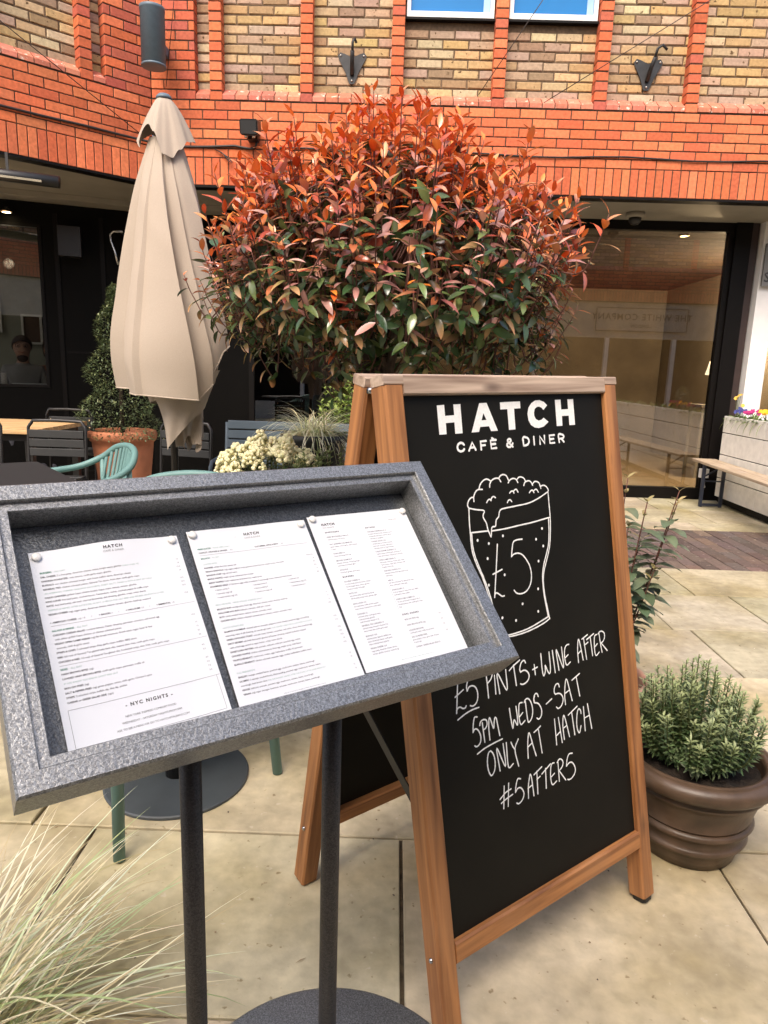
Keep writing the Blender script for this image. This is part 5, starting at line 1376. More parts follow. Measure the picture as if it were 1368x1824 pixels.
# ------------------------------------------------------------------ red-leaved tree
TX, TY = -.045, 3.2
r = thing('tree_planter', 'square black planter under the red leaved tree', 'planter', (TX, TY, 0))
m = MB()
for a in (-1, 1):
    m.box(TX + a * .27 - .015, TX + a * .27 + .015, TY - .285, TY + .285, 0, .52); m.box(TX - .255, TX + .255, TY + a * .27 - .015, TY + a * .27 + .015, 0, .52)
m.build('planter_wall', MT['plastic_pot'], r)
m = MB(); m.box(TX - .255, TX + .255, TY - .255, TY + .255, .0, .47); m.build('soil', MT['soil'], r)
tree = thing('red_leaved_tree', 'round headed tree with glossy red young leaves above dark green ones', 'tree', (TX, TY, .47))
CC = np.array((TX + .01, TY, 1.74)); RX, RY, RZ = .83, .72, .55
rng = random.Random(5); nrng = np.random.default_rng(5)
tr = MB()
tr.tube([(TX, TY, .45), (TX + .01, TY - .01, .75), (TX - .02, TY, 1.05), (TX, TY + .01, 1.3)], [.034, .030, .026, .020], 10)
tr.tube([(TX - .03, TY + .03, .45), (TX - .07, TY + .02, .8), (TX - .13, TY - .02, 1.12)], [.022, .019, .015], 8)
tr.build('trunk', MT['bark'], tree)
br, tw = MB(), MB()
L = Leaves(); LI = Leaves()
def lobe(d):
    """uneven outline: the head bulges low on the left and pokes up in leaders"""
    k = 1 + .10 * math.sin(3.1 * d[0] + 2.2 * d[2] + 1) + .07 * math.sin(5.3 * d[1] - 3 * d[2])
    if d[0] < -.35: k += .13 * max(0, 1 - abs(d[2] + .15) / .5)
    if d[0] > .6: k += .10 * max(0, 1 - abs(d[2] - .15) / .3) - .05 * max(0, -d[2])
    return k
dirs = []
N = 780
for i in range(N):
    z = 1 - 2 * (i + .5) / N; a = i * 2.39996
    dirs.append(np.array((math.sqrt(1 - z * z) * math.cos(a), math.sqrt(1 - z * z) * math.sin(a), z)))
mains = []
for k in range(26):
    a = k * 2.39996; el = rng.uniform(-.15, 1.35)
    d = np.array((math.cos(a) * math.cos(el), math.sin(a) * math.cos(el), math.sin(el)))
    b = np.array((TX - (.1 if k % 3 == 0 else 0), TY, rng.uniform(1.08, 1.3)))
    e = CC + d * np.array((RX, RY, RZ)) * .62
    mid = (b + e) / 2 + np.array((0, 0, .05)); pts = catmull([b, mid, e], 5)
    br.tube([tuple(p) for p in pts], [.012 - .008 * j / len(pts) for j in range(len(pts))], 6); mains.append(e)
mains = np.array(mains)
RED_L = [(.70, .135, .022), (.62, .095, .018), (.74, .19, .03), (.56, .08, .022), (.66, .16, .035)]
BRZ_L = [(.40, .080, .028), (.33, .055, .030), (.46, .12, .045), (.48, .16, .085), (.24, .05, .028)]
PNK_L = [(.52, .21, .155), (.60, .29, .22), (.44, .14, .11)]
GRN_L = [(.040, .068, .022), (.060, .095, .028), (.032, .055, .020), (.09, .125, .042), (.15, .17, .05)]
for i, d in enumerate(dirs):
    d = d + nrng.normal(0, .09, 3); d /= np.linalg.norm(d)
    if d[2] < -.62 and rng.random() < .6: continue
    k = lobe(d) * rng.uniform(.80, 1.06)
    if d[2] > .45 and rng.random() < .22: k *= rng.uniform(1.04, 1.16)
    nar = 1 - .22 * max(0, d[2]) ** 1.2
    if rng.random() < .10 and d[2] > -.3: k *= rng.uniform(1.08, 1.22)     # stray shoots past the outline
    tip = CC + d * np.array((RX * nar, RY * nar, RZ)) * k
    top_ = 2.345 - .55 * abs(tip[0] - .10) ** 1.4                # the head's own uneven skyline
    if tip[2] > top_: tip[2] = top_ - rng.uniform(0, .10)
    hgt = (tip[2] - (CC[2] - RZ)) / (2 * RZ)
    j = int(np.argmin(((mains - tip) ** 2).sum(1))); b0 = mains[j]
    base = tip - (d * .45 + np.array((0, 0, .75))) * rng.uniform(.20, .32)
    pts = catmull([b0, (b0 + base) / 2 + nrng.normal(0, .02, 3), base, (base + tip) / 2 + d * .02, tip], 4)
    tw.tube([tuple(p) for p in pts], [.0042 - .0026 * q / len(pts) for q in range(len(pts))], 5)
    nl = rng.randint(13, 18) if hgt > .55 else (rng.randint(9, 14) if hgt > .3 else rng.randint(7, 11)); ln = len(pts)
    for q in range(nl):
        t = q / (nl - 1)
        x = (.36 + .64 * t) * (ln - 1); i0 = min(int(x), ln - 2); pos = pts[i0] + (pts[i0 + 1] - pts[i0]) * (x - i0)
        ax = pts[i0 + 1] - pts[i0]; ax = ax / (np.linalg.norm(ax) + 1e-9)
        th = q * 2.39996 + i
        e1 = np.cross(ax, (.2, .1, .97)); e1 /= np.linalg.norm(e1) + 1e-9; e2 = np.cross(ax, e1)
        rad = e1 * math.cos(th) + e2 * math.sin(th)
        young = t + (hgt - .52) * 1.5 + rng.uniform(-.28, .28)
        if young > .98: col = rng.choice(RED_L)
        elif young > .74: col = rng.choice(RED_L + RED_L + BRZ_L[:3] + PNK_L)
        elif young > .50: col = rng.choice(BRZ_L + PNK_L + PNK_L + GRN_L)
        elif young > .26: col = rng.choice(GRN_L + GRN_L + PNK_L[:1] + BRZ_L[:2])
        else: col = rng.choice(GRN_L)
        up = .25 + 1.35 * t ** 2 if hgt > .45 else .15 + .7 * t ** 2
        dirn = rad + ax * up - np.array((0, 0, (.75 - .55 * hgt) * (1 - t) + (.35 if hgt < .4 else 0)))
        sz = (.066 + .028 * rng.random()) * (1 - .34 * max(0, t - .75) / .25)
        L.add(pos, dirn, ax, sz, sz * rng.uniform(.29, .37), jitcol(col, .16, .07), rng.uniform(.15, .9), rng.uniform(.12, .4), 5, .02, jitcol(col, .1) if rng.random() < .7 else (.55, .24, .10))
for i in range(1200):                                        # older leaves deep in the head, inner shade darkened into their colour
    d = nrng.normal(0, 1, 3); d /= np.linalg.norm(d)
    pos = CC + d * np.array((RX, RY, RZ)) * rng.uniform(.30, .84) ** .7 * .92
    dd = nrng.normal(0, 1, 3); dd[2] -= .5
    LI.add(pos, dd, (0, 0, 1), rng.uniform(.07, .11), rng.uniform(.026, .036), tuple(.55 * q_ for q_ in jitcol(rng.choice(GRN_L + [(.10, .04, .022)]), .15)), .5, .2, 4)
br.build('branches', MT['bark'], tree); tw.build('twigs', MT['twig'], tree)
L.build('young_foliage', MT['photinia'], tree); LI.build('old_foliage_shaded', MT['photinia'], tree)

# ------------------------------------------------------------------ parasol
PX_, PY_ = -1.283, 4.0
par = thing('closed_parasol', 'closed taupe fabric parasol standing in front of the dark left shopfront', 'parasol', (PX_, PY_, 0))
def interp(tab, z):
    tab = sorted(tab)
    if z <= tab[0][0]: return tab[0][1]
    for (a, p), (b, q) in zip(tab[:-1], tab[1:]):
        if z <= b: return p + (q - p) * (z - a) / (b - a)
    return tab[-1][1]
RT0 = [(2.40, .085), (2.26, .128), (2.12, .166), (1.95, .196), (1.78, .222), (1.60, .252), (1.46, .276), (1.35, .292), (1.24, .294), (1.13, .278), (1.00, .252)]
RT = [(float(p_[0]), float(p_[1])) for p_ in catmull(RT0, 8)]
def hem(ph):
    d = math.degrees(ph)
    return interp([(-180, 1.12), (-140, 1.02), (-112, 1.18), (-92, 1.27), (-70, 1.10), (-58, 1.062), (0, 1.050), (52, 1.030), (66, 1.12), (84, 1.30), (104, 1.36), (130, 1.12), (180, 1.12)], d)
CR = [(3, 40, .085, 26), (-48, -66, .060, 18), (58, 96, .065, 20), (128, 150, .05, 20), (-118, -128, .05, 22), (-150, -165, .04, 18), (-16, -24, .026, 12), (24, 66, .034, 12)]
m = MB(); nphi, nz = 360, 70
vs, fs = [], []
CRS = sorted(CR)
base_a = [c[0] for c in CRS]; drift = [c[1] - c[0] for c in CRS]
ka = [base_a[-1] - 360] + base_a + [base_a[0] + 360]; kd = [drift[-1]] + drift + [drift[0]]
cols = sorted(set([-180 + 360 * i / nphi for i in range(nphi)] + [c - .01 for c in base_a] + [c + 1.6 for c in base_a]))
nphi = len(cols)
for j in range(nz + 1):
    t = j / nz
    for d0 in cols:
        d = d0 + float(np.interp(d0, ka, kd)) * t
        ph = math.radians(d)
        dd = (d + 180) % 360 - 180
        z0, z1 = 2.40, hem(math.radians(dd))
        z = z0 + (z1 - z0) * t
        rr = interp(RT, z); g_ = min(1, max(0, (2.42 - z) / .75))
        for a, b, amp, wd in CR:
            x = (a - d0 + 180) % 360 - 180
            if x >= 0: rr += amp * g_ * math.exp(-x / wd)
            else: rr -= amp * .55 * g_ * math.exp(x / (wd * .5))
        rr += .005 * g_ * math.sin(d0 * .09 + z * 3.0) + .004 * g_ * math.sin(d0 * .16 - z * 5.5 + 2) * math.sin(z * 9 + d0 * .02)
        k_ = d0 * .045 + z * 4.2                                # a few slanting drag wrinkles
        rr += .010 * g_ * (max(0, math.sin(k_ * 1.7 + 1)) ** 5) * math.sin(z * 2.3 + d0 * .013) ** 2
        rr *= 1 - .09 * g_
        vs.append((PX_ + rr * math.sin(ph), PY_ - rr * .82 * math.cos(ph), z))
for j in range(nz):
    for i in range(nphi):
        k = (i + 1) % nphi
        fs.append((j * nphi + i, (j + 1) * nphi + i, (j + 1) * nphi + k, j * nphi + k))
m.add(vs, fs, smooth=True)
can = m.build('canopy', MT['fabric'], par)
m = MB(); hs = [vs[nz * nphi + i] for i in range(nphi)]       # rolled hem
m.tube([(x, y, z + .002) for x, y, z in hs], .0042, 6, closed=True); m.build('hem', MT['fabric'], can)
m = MB(); nphi2, nz2 = 120, 26; vs, fs = [], []
for j in range(nz2 + 1):
    t = j / nz2
    for i in range(nphi2):
        ph = -math.pi + 2 * math.pi * i / nphi2; d = math.degrees(ph)
        zb = interp([(-180, 1.0), (-90, 1.0), (-44, 1.02), (-24, .82), (-13, .742), (8, .80), (56, .945), (74, 1.0), (180, 1.0)], d)
        z = 1.20 + (zb - 1.20) * t
        re_ = interp([(-180, .13), (-60, .13), (-14, .10), (30, .155), (56, .19), (80, .17), (180, .13)], d)
        rr = .225 + (re_ - .225) * t + .014 * t * math.sin(5 * ph + 1.2) + .008 * math.sin(9 * ph + 3 * t) * t
        vs.append((PX_ + .045 + rr * math.sin(ph) - .035 * t, PY_ - rr * .75 * math.cos(ph), z))
for j in range(nz2):
    for i in range(nphi2):
        k = (i + 1) % nphi2
        fs.append((j * nphi2 + i, (j + 1) * nphi2 + i, (j + 1) * nphi2 + k, j * nphi2 + k))
m.add(vs, fs, smooth=True); m.build('inner_folds', MT['fabric'], can)
m = MB(); nq = 90; vs, fs = [], []                            # the gathered corner hanging innermost
for j in range(13):
    t = j / 12
    for i in range(nq):
        ph = 2 * math.pi * i / nq
        z = 1.10 + (.775 + .035 * math.sin(3 * ph + .5) + .02 * math.sin(7 * ph) - 1.10) * t
        rr = .10 + .028 * math.sin(6 * ph + t) * t - .035 * t
        vs.append((PX_ + .075 + rr * math.sin(ph), PY_ + .03 - rr * .8 * math.cos(ph), z))
for j in range(12):
    for i in range(nq):
        k = (i + 1) % nq
        fs.append((j * nq + i, (j + 1) * nq + i, (j + 1) * nq + k, j * nq + k))
m.add(vs, fs, smooth=True); m.build('gathered_corner', MT['fabric'], can)
m = MB(); nphi3, nz3 = 144, 22; vs, fs = [], []
def cosi(tab, z):
    for (a, p_), (b, q_) in zip(tab[:-1], tab[1:]):
        if z <= b:
            u_ = (1 - math.cos(math.pi * (z - a) / (b - a))) / 2
            return p_ + (q_ - p_) * u_
    return tab[-1][1]
def cap_edge(d):
    zc = cosi([(-180, 2.33), (-135, 2.45), (-100, 2.405), (-70, 2.350), (-55, 2.365), (-24, 2.445), (-8, 2.405), (12, 2.295), (30, 2.285), (46, 2.33), (72, 2.385), (104, 2.40), (150, 2.45), (180, 2.33)], d)
    rc = cosi([(-180, .15), (-135, .14), (-98, .152), (-62, .138), (-24, .138), (20, .148), (60, .136), (100, .152), (150, .14), (180, .15)], d)
    return zc, rc
for j in range(nz3 + 1):
    t = j / nz3
    for i in range(nphi3):
        d = -180 + 360 * i / nphi3; ph = math.radians(d)
        zc, rc = cap_edge(d)
        rr = .032 + (rc - .032) * (t ** .80) + .008 * math.sin(math.radians(d) * 7 + 1) * t
        z = 2.600 + (zc - 2.600) * t ** 1.15
        vs.append((PX_ + rr * math.sin(ph), PY_ - rr * .9 * math.cos(ph), z))
for j in range(nz3):
    for i in range(nphi3):
        k = (i + 1) % nphi3
        fs.append((j * nphi3 + i, (j + 1) * nphi3 + i, (j + 1) * nphi3 + k, j * nphi3 + k))
m.add(vs, fs, smooth=True); m.build('vent_cap', MT['fabric'], par)
m = MB(); m.lathe([(.040, 2.598), (.043, 2.603), (.040, 2.610), (.028, 2.622), (0, 2.628)], (PX_, PY_, 0), 24); m.build('finial', MT['lamp_grey'], par)
m = MB(); m.tube([(PX_, PY_, .03), (PX_, PY_, 2.60)], .021, 16); m.build('pole', MT['black_metal'], par)
m = MB(); m.lathe([(.28, 0), (.28, .05), (.06, .075), (.035, .09), (.035, .30)], (PX_, PY_, 0), 32); m.build('base', MT['black_metal'], par)

# ------------------------------------------------------------------ cafe furniture
def teal_chair(label, x, y, deg):
    r = thing('armchair', label, 'chair', (x, y, 0), 'teal moulded outdoor armchairs', R(deg) or 1e-6)
    rimpts = [(-.275, -.20, .635), (-.285, -.06, .655), (-.280, .10, .675), (-.245, .215, .725), (-.16, .270, .785), (0, .292, .805), (.16, .270, .785), (.245, .215, .725), (.280, .10, .675), (.285, -.06, .655), (.275, -.20, .635)]
    pts = [tuple(p) for p in catmull(rimpts, 6)]
    m = MB(); m.tube(pts, .0165, 12); m.build('arm_rim', MT['teal'], r)
    for k in range(11):
        u = (k - 5) / 5
        xb, xt = u * .165, u * .215
        zt = .797 - .058 * u * u - (.012 if abs(u) > .9 else 0); yt = .286 - .052 * u * u
        m = MB(); m.bar((xb, .205 - .02 * u * u, .45), ((xb + xt) / 2, .238 - .04 * u * u, .62), .025, .012, (1, 0, 0), .003)
        m.bar(((xb + xt) / 2, .238 - .04 * u * u, .615), (xt, yt - .004, zt), .026, .012, (1, 0, 0), .003); m.build('back_slat', MT['teal'], r)
    m = MB()
    nx, ny = 14, 12; vs, fs = [], []
    for k in (0, 1):
        for j in range(ny + 1):
            for i in range(nx + 1):
                u, v = i / nx * 2 - 1, j / ny * 2 - 1
                w = .235 - .02 * v
                vs.append((u * w, v * .225, .448 - .016 * (1 - u * u) * (1 - v * v * .5) - .02 * k - (.014 if v < -.8 else 0)))
    o = (nx + 1) * (ny + 1)
    for j in range(ny):
        for i in range(nx):
            a = j * (nx + 1) + i
            fs.append((a, a + 1, a + nx + 2, a + nx + 1)); fs.append((o + a, o + a + nx + 1, o + a + nx + 2, o + a + 1))
    for i in range(nx):
        fs.append((i, o + i, o + i + 1, i + 1)); a = ny * (nx + 1) + i; fs.append((a, a + 1, o + a + 1, o + a))
    for j in range(ny):
        a = j * (nx + 1); fs.append((a, a + nx + 1, o + a + nx + 1, o + a)); b = a + nx; fs.append((b, o + b, o + b + nx + 1, b + nx + 1))
    m.add(vs, fs, smooth=True); m.build('seat', MT['teal'], r)
    for s in (-1, 1):
        m = MB(); m.tube([(s * .262, .245, .004), (s * .235, .215, .44), (s * .245, .215, .725)], [.0150, .018, .013], 12); m.build('leg', MT['teal'], r)
        m = MB(); m.tube([(s * .225, -.215, .004), (s * .225, -.205, .44), (s * .280, -.10, .648)], [.0150, .018, .013], 12); m.build('leg', MT['teal'], r)
    return r
teal_chair('teal slatted armchair turned towards the black square table at left', -1.60, 3.36, -53)
teal_chair('teal armchair tucked in behind the menu stand with its legs round the grey disc base', -.682, 1.872, -129)
teal_chair('teal armchair showing just its back top over the menu case by the cream flowers', -.745, 2.40, 9)

def cafe_table(label, x, y, top, deg, base_m, half=.35):
    r = thing('cafe_table', label, 'table', (x, y, 0), None, R(deg) or 1e-6)
    m = MB(); c = .02; n_ = []
    for sx, sy in ((1, 1), (-1, 1), (-1, -1), (1, -1)):
        for q in range(5):
            a = math.atan2(sy, sx) - math.pi / 4 + math.pi / 2 * q / 4
            n_.append((sx * (half - c) + c * math.cos(a), sy * (half - c) + c * math.sin(a)))
    m.prism(n_, (0, 0, top - .022), (1, 0, 0), (0, 1, 0), (0, 0, 1), .022); m.build('table_top', MT['charcoal'], r)
    m = MB(); m.tube([(0, 0, .012), (0, 0, top - .024)], .036, 20); m.build('column', MT['black_metal'], r)
    m = MB(); m.lathe([(.212, 0), (.212, .007), (.208, .010), (.05, .013), (.0, .013)], (0, 0, 0.001), 64, False); m.build('base_disc', MT[base_m], r)
    return r
cafe_table('dark cafe table on a round grey disc base behind the menu stand', -.625, 1.885, .735, 12, 'disc_grey')
cafe_table('black square table in the left distance beside the teal slatted armchair', -1.755, 2.77, .75, 40, 'charcoal')

def metal_chair(label, x, y, deg, first=[None]):
    if first[0] is not None:
        o = copy_tree(first[0]); o.location = (x, y, 0); o.rotation_euler = (0, 0, R(deg)); o['label'] = label; return o
    r = thing('slatted_chair', label, 'chair', (x, y, 0), 'black metal slatted chairs at the wooden table', R(deg) or 1e-6)
    first[0] = r
    m = MB()
    fr = [(-.20, .235, .004), (-.195, .20, .45), (-.195, .225, .78), (-.165, .232, .825), (0, .234, .830), (.165, .232, .825), (.195, .225, .78), (.195, .20, .45), (.20, .235, .004)]
    pts = []
    for a, b in zip(fr[:-1], fr[1:]):
        for q in range(4): pts.append(tuple(Vector(a).lerp(Vector(b), q / 4)))
    pts.append(fr[-1]); m.tube(pts, .011, 8); m.build('back_frame', MT['black_metal'], r)
    for k in range(3):
        m = MB(); z = .615 + .062 * k; m.bar((-.185, .212, z), (.185, .212, z), .053, .014, (0, 0, 1), .003); s_ = m.build('back_slat', MT['charcoal'], r)
        m = MB()
        for a in (-1, 1): m.ball((a * .165, .221, z), .009, 8, 5, (1, .5, 1))
        m.build('rivet', MT['brass'], s_)
    for k in range(5):
        m = MB(); y_ = -.17 + .085 * k; m.bar((-.19, y_, .455), (.19, y_, .455), .072, .014, (0, 1, 0), .003); m.build('seat_slat', MT['charcoal'], r)
    for a in (-1, 1):
        m = MB(); m.tube([(a * .20, -.235, .004), (a * .19, -.19, .42), (a * .19, -.15, .438), (a * .19, .20, .438)], .011, 8); m.build('leg', MT['black_metal'], r)
    m = MB(); m.tube([(-.19, -.19, .40), (.19, -.19, .40)], .009, 8); m.build('stretcher', MT['black_metal'], r)
    return r
metal_chair('black slatted chair on the near side of the wooden table, left of the terracotta pot', -2.285, 4.42, 0)
metal_chair('black slatted chair cut by the left edge of the photo at the wooden table', -2.86, 4.42, 2)
metal_chair('black metal chair on the far side of the wooden table', -2.72, 6.0, 178)
metal_chair('black slatted chair half hidden behind the hanging tip of the parasol', -1.52, 4.62, -14)

r = thing('wooden_table', 'plank topped wooden dining table on black legs at left', 'table', (-3.27, 5.25, 0))
for k in range(6):
    y = 4.86 + .145 * k
    m = MB(); m.bar((-4.02, y, .728), (-2.53, y, .728), .141, .032, (0, 1, 0), .003, True); m.build('table_plank', MT['table_wood'], r)
m = MB(); m.box(-3.98, -2.57, 4.84, 4.88, .66, .711); m.box(-3.98, -2.57, 5.54, 5.58, .66, .711); m.build('apron', MT['black_metal'], r)
for a in (-3.96, -2.59):
    for b in (4.86, 5.56):
        m = MB(); m.bar((a, b, .003), (a, b, .66), .05, .05, (1, 0, 0)); m.build('leg', MT['black_metal'], r)

r = thing('slatted_bench', 'slate blue metal bench with a slatted back behind the cream flowers', 'bench', (-.72, 4.55, 0))
for k in range(5):
    z = .835 - .064 * k
    m = MB(); m.bar((-1.14, 4.72 - .012 * k, z), (-.28, 4.72 - .012 * k, z), .057, .012, (0, .18, 1), .004); m.build('back_slat', MT['slate'], r)
for k in range(5):
    m = MB(); m.bar((-1.14, 4.64 - .078 * k, .44), (-.28, 4.64 - .078 * k, .44), .066, .012, (0, 1, 0), .003); m.build('seat_slat', MT['slate'], r)
for x in (-1.15, -.27):
    m = MB(); m.tube([(x, 4.70, .003), (x, 4.68, .45), (x, 4.735, .85)], .012, 8); m.build('back_leg', MT['slate'], r)
    m = MB(); m.tube([(x, 4.27, .003), (x, 4.28, .60), (x, 4.32, .63), (x, 4.70, .64)], .012, 8); m.build('arm_leg', MT['slate'], r)
m = MB(); m.tube([(-.71, 4.735, .555), (-.71, 4.735, .862)], .006, 6); m.build('back_strut', MT['slate'], r)

# ------------------------------------------------------------------ plants round the terrace
def simple_pot(label, x, y, r0, r1, h, m_='plastic_pot', name='plant_pot'):
    return pot(name, label, (x, y, 0), [(r0, 0), (r0 + .004, .01), (r1, h - .05), (r1 + .012, h - .045), (r1 + .014, h - .004), (r1 + .004, h), (r1 - .008, h - .004), (r1 - .014, h - .05)], m_, h - .04, r1 - .012, 40)
simple_pot('black pot holding the cream flowered shrub in front of the blue bench', -.655, 3.6, .15, .20, .52)
r = thing('cream_flower_shrub', 'low shrub covered in cream flower clusters in front of the blue bench', 'shrub', (-.655, 3.6, .48))
L, fl, st = Leaves(), MB(), MB(); rng = random.Random(31)
for i in range(46):
    a = rng.uniform(0, 6.283); q = .26 * math.sqrt(rng.random()); k = q / .26
    tip = np.array((-.655 + q * math.cos(a), 3.6 + q * math.sin(a) * .8, .845 - .13 * k * k + rng.uniform(-.05, .02)))
    b = np.array((-.655 + .3 * q * math.cos(a), 3.6 + .3 * q * math.sin(a), .48))
    st.tube([tuple(p) for p in catmull([b, (b + tip) / 2 + np.array((0, 0, -.03)), tip], 4)], .003, 5)
    for j in range(12):
        th = j * 2.4; d = np.array((math.cos(th), math.sin(th), .1 + .03 * j))
        L.add(tip - np.array((0, 0, .03 + .014 * (12 - j))), d, (0, 0, 1), rng.uniform(.05, .08), .022, jitcol(rng.choice([(.05, .085, .03), (.07, .11, .035), (.04, .065, .025)]), .15), .5, .2, 4)
    if rng.random() < .85:
        for j in range(30):
            t = rng.random(); rr = .036 * (1 - t * .7)
            th = rng.uniform(0, 6.283)
            fl.ball((tip[0] + rr * math.cos(th), tip[1] + rr * math.sin(th), tip[2] + .052 * t - .005), rng.uniform(.008, .0125), 7, 5, (1, 1, 1), jitcol((.88, .84, .56), .06, .03))
st.build('stems', MT['green_stem'], r); L.build('foliage', MT['foliage'], r); fl.build('flower_clusters', MT['petal'], r)

simple_pot('tall black pot holding the pale arching grass by the red tree', -.49, 4.2, .15, .19, .84)
r = thing('carex_grass', 'tuft of cream striped grass arching out of a tall black pot', 'grass', (-.49, 4.2, .80))
L = Leaves(); rng = random.Random(8)
for i in range(420):
    az = rng.uniform(0, 6.283); el = rng.uniform(.45, 1.45)
    p0 = np.array((-.49 + rng.gauss(0, .04), 4.2 + rng.gauss(0, .04), .80))
    blade(L, p0, az, el, rng.uniform(.22, .42), rng.uniform(.004, .007), rng.uniform(1.2, 2.6), jitcol(rng.choice([(.72, .72, .52), (.62, .64, .42), (.40, .46, .22), (.78, .76, .58)]), .1, .05))
L.build('blades', MT['blade'], r)

simple_pot('black pot holding the dark green shrub beside the chalkboard', -.31, 3.35, .13, .17, .50)
r = thing('dark_shrub', 'upright dark green leafy shrub between the pale grass and the chalkboard', 'shrub', (-.31, 3.35, .46))
L, st = Leaves(), MB()
bush_stems(L, st, (-.31, 3.35, .46), 46, .30, .48, .17, .036, .012, [(.055, .09, .03), (.07, .11, .035), (.10, .14, .05)], 13, (.16, .20, .08), .4, 17)
st.build('stems', MT['green_stem'], r); L.build('foliage', MT['foliage'], r)

simple_pot('black pot of the bright green shrub far behind the tree trunk', -.36, 5.1, .16, .21, .55)
r = thing('bright_shrub', 'bright yellow green shrub glimpsed under the red tree', 'shrub', (-.36, 5.1, .51))
L, st = Leaves(), MB()
bush_stems(L, st, (-.36, 5.1, .51), 50, .45, .78, .26, .055, .020, [(.16, .24, .04), (.12, .19, .035), (.22, .28, .06)], 12, (.26, .32, .08), .5, 23)
st.build('stems', MT['green_stem'], r); L.build('foliage', MT['foliage'], r)

tp = (-2.335, 5.9, 0)
pot('terracotta_pot', 'big orange terracotta pot holding the clipped spiral evergreen', tp, [(.19, 0), (.195, .02), (.245, .50), (.250, .56), (.268, .575), (.280, .60), (.283, .635), (.274, .655), (.258, .66), (.244, .65), (.24, .58), (.21, .2)], 'terracotta', .60, .235, 56)
r = thing('spiral_topiary', 'clipped spiral evergreen in a terracotta pot against the dark wall', 'topiary', (tp[0], tp[1], .6))
L = Leaves(); rng = random.Random(44)
st = MB(); st.tube([(tp[0], tp[1], .58), (tp[0], tp[1], 1.80)], [.02, .008], 8); st.build('stem', MT['bark'], r)
for i in range(7200):
    t = rng.random() ** 1.25; z = .60 + 1.24 * t
    a = rng.uniform(0, 6.283)
    sp = .5 + .5 * math.cos(a - t * 6.283 * 3.4)
    rr = (.345 * (1 - t) ** .72 + .04) * (.62 + .42 * sp ** .6)
    if z < .72: rr = max(rr, .24)
    rr *= rng.uniform(.86, 1.04) if rng.random() < .8 else rng.uniform(.4, .9)
    p = np.array((tp[0] + rr * math.cos(a), tp[1] + rr * math.sin(a), z))
    d = np.array((math.cos(a) + rng.gauss(0, .6), math.sin(a) + rng.gauss(0, .6), rng.gauss(.35, .6)))
    L.add(p, d, (0, 0, 1), rng.uniform(.022, .038), rng.uniform(.010, .016), jitcol(rng.choice([(.075, .105, .045), (.10, .13, .055), (.06, .085, .035), (.15, .175, .07)]), .15), .4, .2, 2)
L.build('foliage', MT['foliage'], r)

# ------------------------------------------------------------------ white planter, bench and fittings on the right
pf = 3.29
r = thing('plank_planter', 'long white plank planter full of bright flowers along the right shopfront', 'planter', (pf, 5.6, 0))
zs_ = [.075, .270, .505, .722, .893]
for a, b in zip(zs_[:-1], zs_[1:]):
    for y0, y1 in ((6.235, 7.02), (4.60, 6.228), (3.4, 4.593)):
        m = MB(); m.bar((pf + .011, y0, (a + b) / 2), (pf + .011, y1, (a + b) / 2), b - a - .009, .022, (0, 0, 1), .003); m.build('plank', MT['white_plank'], r)
m = MB(); m.box(pf + .024, 3.495, 3.42, 7.0, .02, .84); m.build('planter_box', MT['black_frame'], r)
m = MB(); m.box(pf + .03, 3.49, 3.43, 6.99, .842, .856); m.build('soil', MT['soil'], r)
def flower(x, y, z, kind, label):
    o = thing('bedding_flower', label, 'flower', (x, y, z), 'bedding flowers in the white planter')
    L, P_, S = Leaves(), Leaves(), MB(); rg = random.Random(int(x * 1e4 + y * 977))
    for k in range(16):
        th = k * 2.4; L.add(np.array((x, y, z + .012)), (math.cos(th), math.sin(th), rg.uniform(.1, .9)), (0, 0, 1), rg.uniform(.05, .10), .026, jitcol(rg.choice([(.12, .20, .035), (.16, .26, .05), (.08, .14, .03)]), .15), .6, .2, 4)
    cl = {'yellow': (.78, .46, .03), 'magenta': (.42, .035, .17), 'blue': (.07, .08, .26), 'daffodil': (.75, .50, .10)}[kind]
    heads = {'yellow': 7, 'magenta': 8, 'blue': 8, 'daffodil': 4}[kind]
    for k in range(heads):
        th = rg.uniform(0, 6.283); q = rg.uniform(.01, .075)
        hz = z + (.09 if kind != 'daffodil' else rg.uniform(.13, .24)) + rg.uniform(-.015, .035)
        c = np.array((x + q * math.cos(th) - .02, y + q * math.sin(th), hz))
        S.tube([(x, y, z), tuple((np.array((x, y, z)) + c) / 2 + np.array((0, 0, .01))), tuple(c)], .0022, 5)
        nrm = np.array((-.55, -.5, .65)) + np.array((rg.gauss(0, .3), rg.gauss(0, .3), 0)); nrm /= np.linalg.norm(nrm)
        e1 = np.cross(nrm, (0, 0, 1)); e1 /= np.linalg.norm(e1); e2 = np.cross(nrm, e1)
        for j in range(6):
            a = j * 1.047 + rg.random(); d = e1 * math.cos(a) + e2 * math.sin(a) + nrm * .25
            P_.add(c, d, nrm, rg.uniform(.022, .030) * (.8 if kind == 'daffodil' else 1), .024, jitcol(cl, .2, .08), .3, .1, 3)
    S.build('stem', MT['green_stem'], o); L.build('foliage', MT['foliage'], o); P_.build('petals', MT['petal'], o)
spots = [(3.36, 6.93, 'daffodil', 'slim yellow daffodils at the far end of the white planter by the dark jamb'), (3.34, 6.76, 'blue', 'blue violet flowers just in front of the daffodils'), (3.345, 6.56, 'magenta', 'magenta flowers farthest along the planter, under the white column'),
         (3.36, 6.36, 'yellow', 'yellow flowers at the foot of the white column'), (3.42, 6.22, 'blue', 'small blue flowers behind the yellow and magenta ones'), (3.35, 6.12, 'magenta', 'big magenta flowers near the right edge of the photo'), (3.40, 5.98, 'yellow', 'yellow flowers cut by the right edge of the photo')]
for x, y, k, lb in spots: flower(x, y, .852, k, lb)
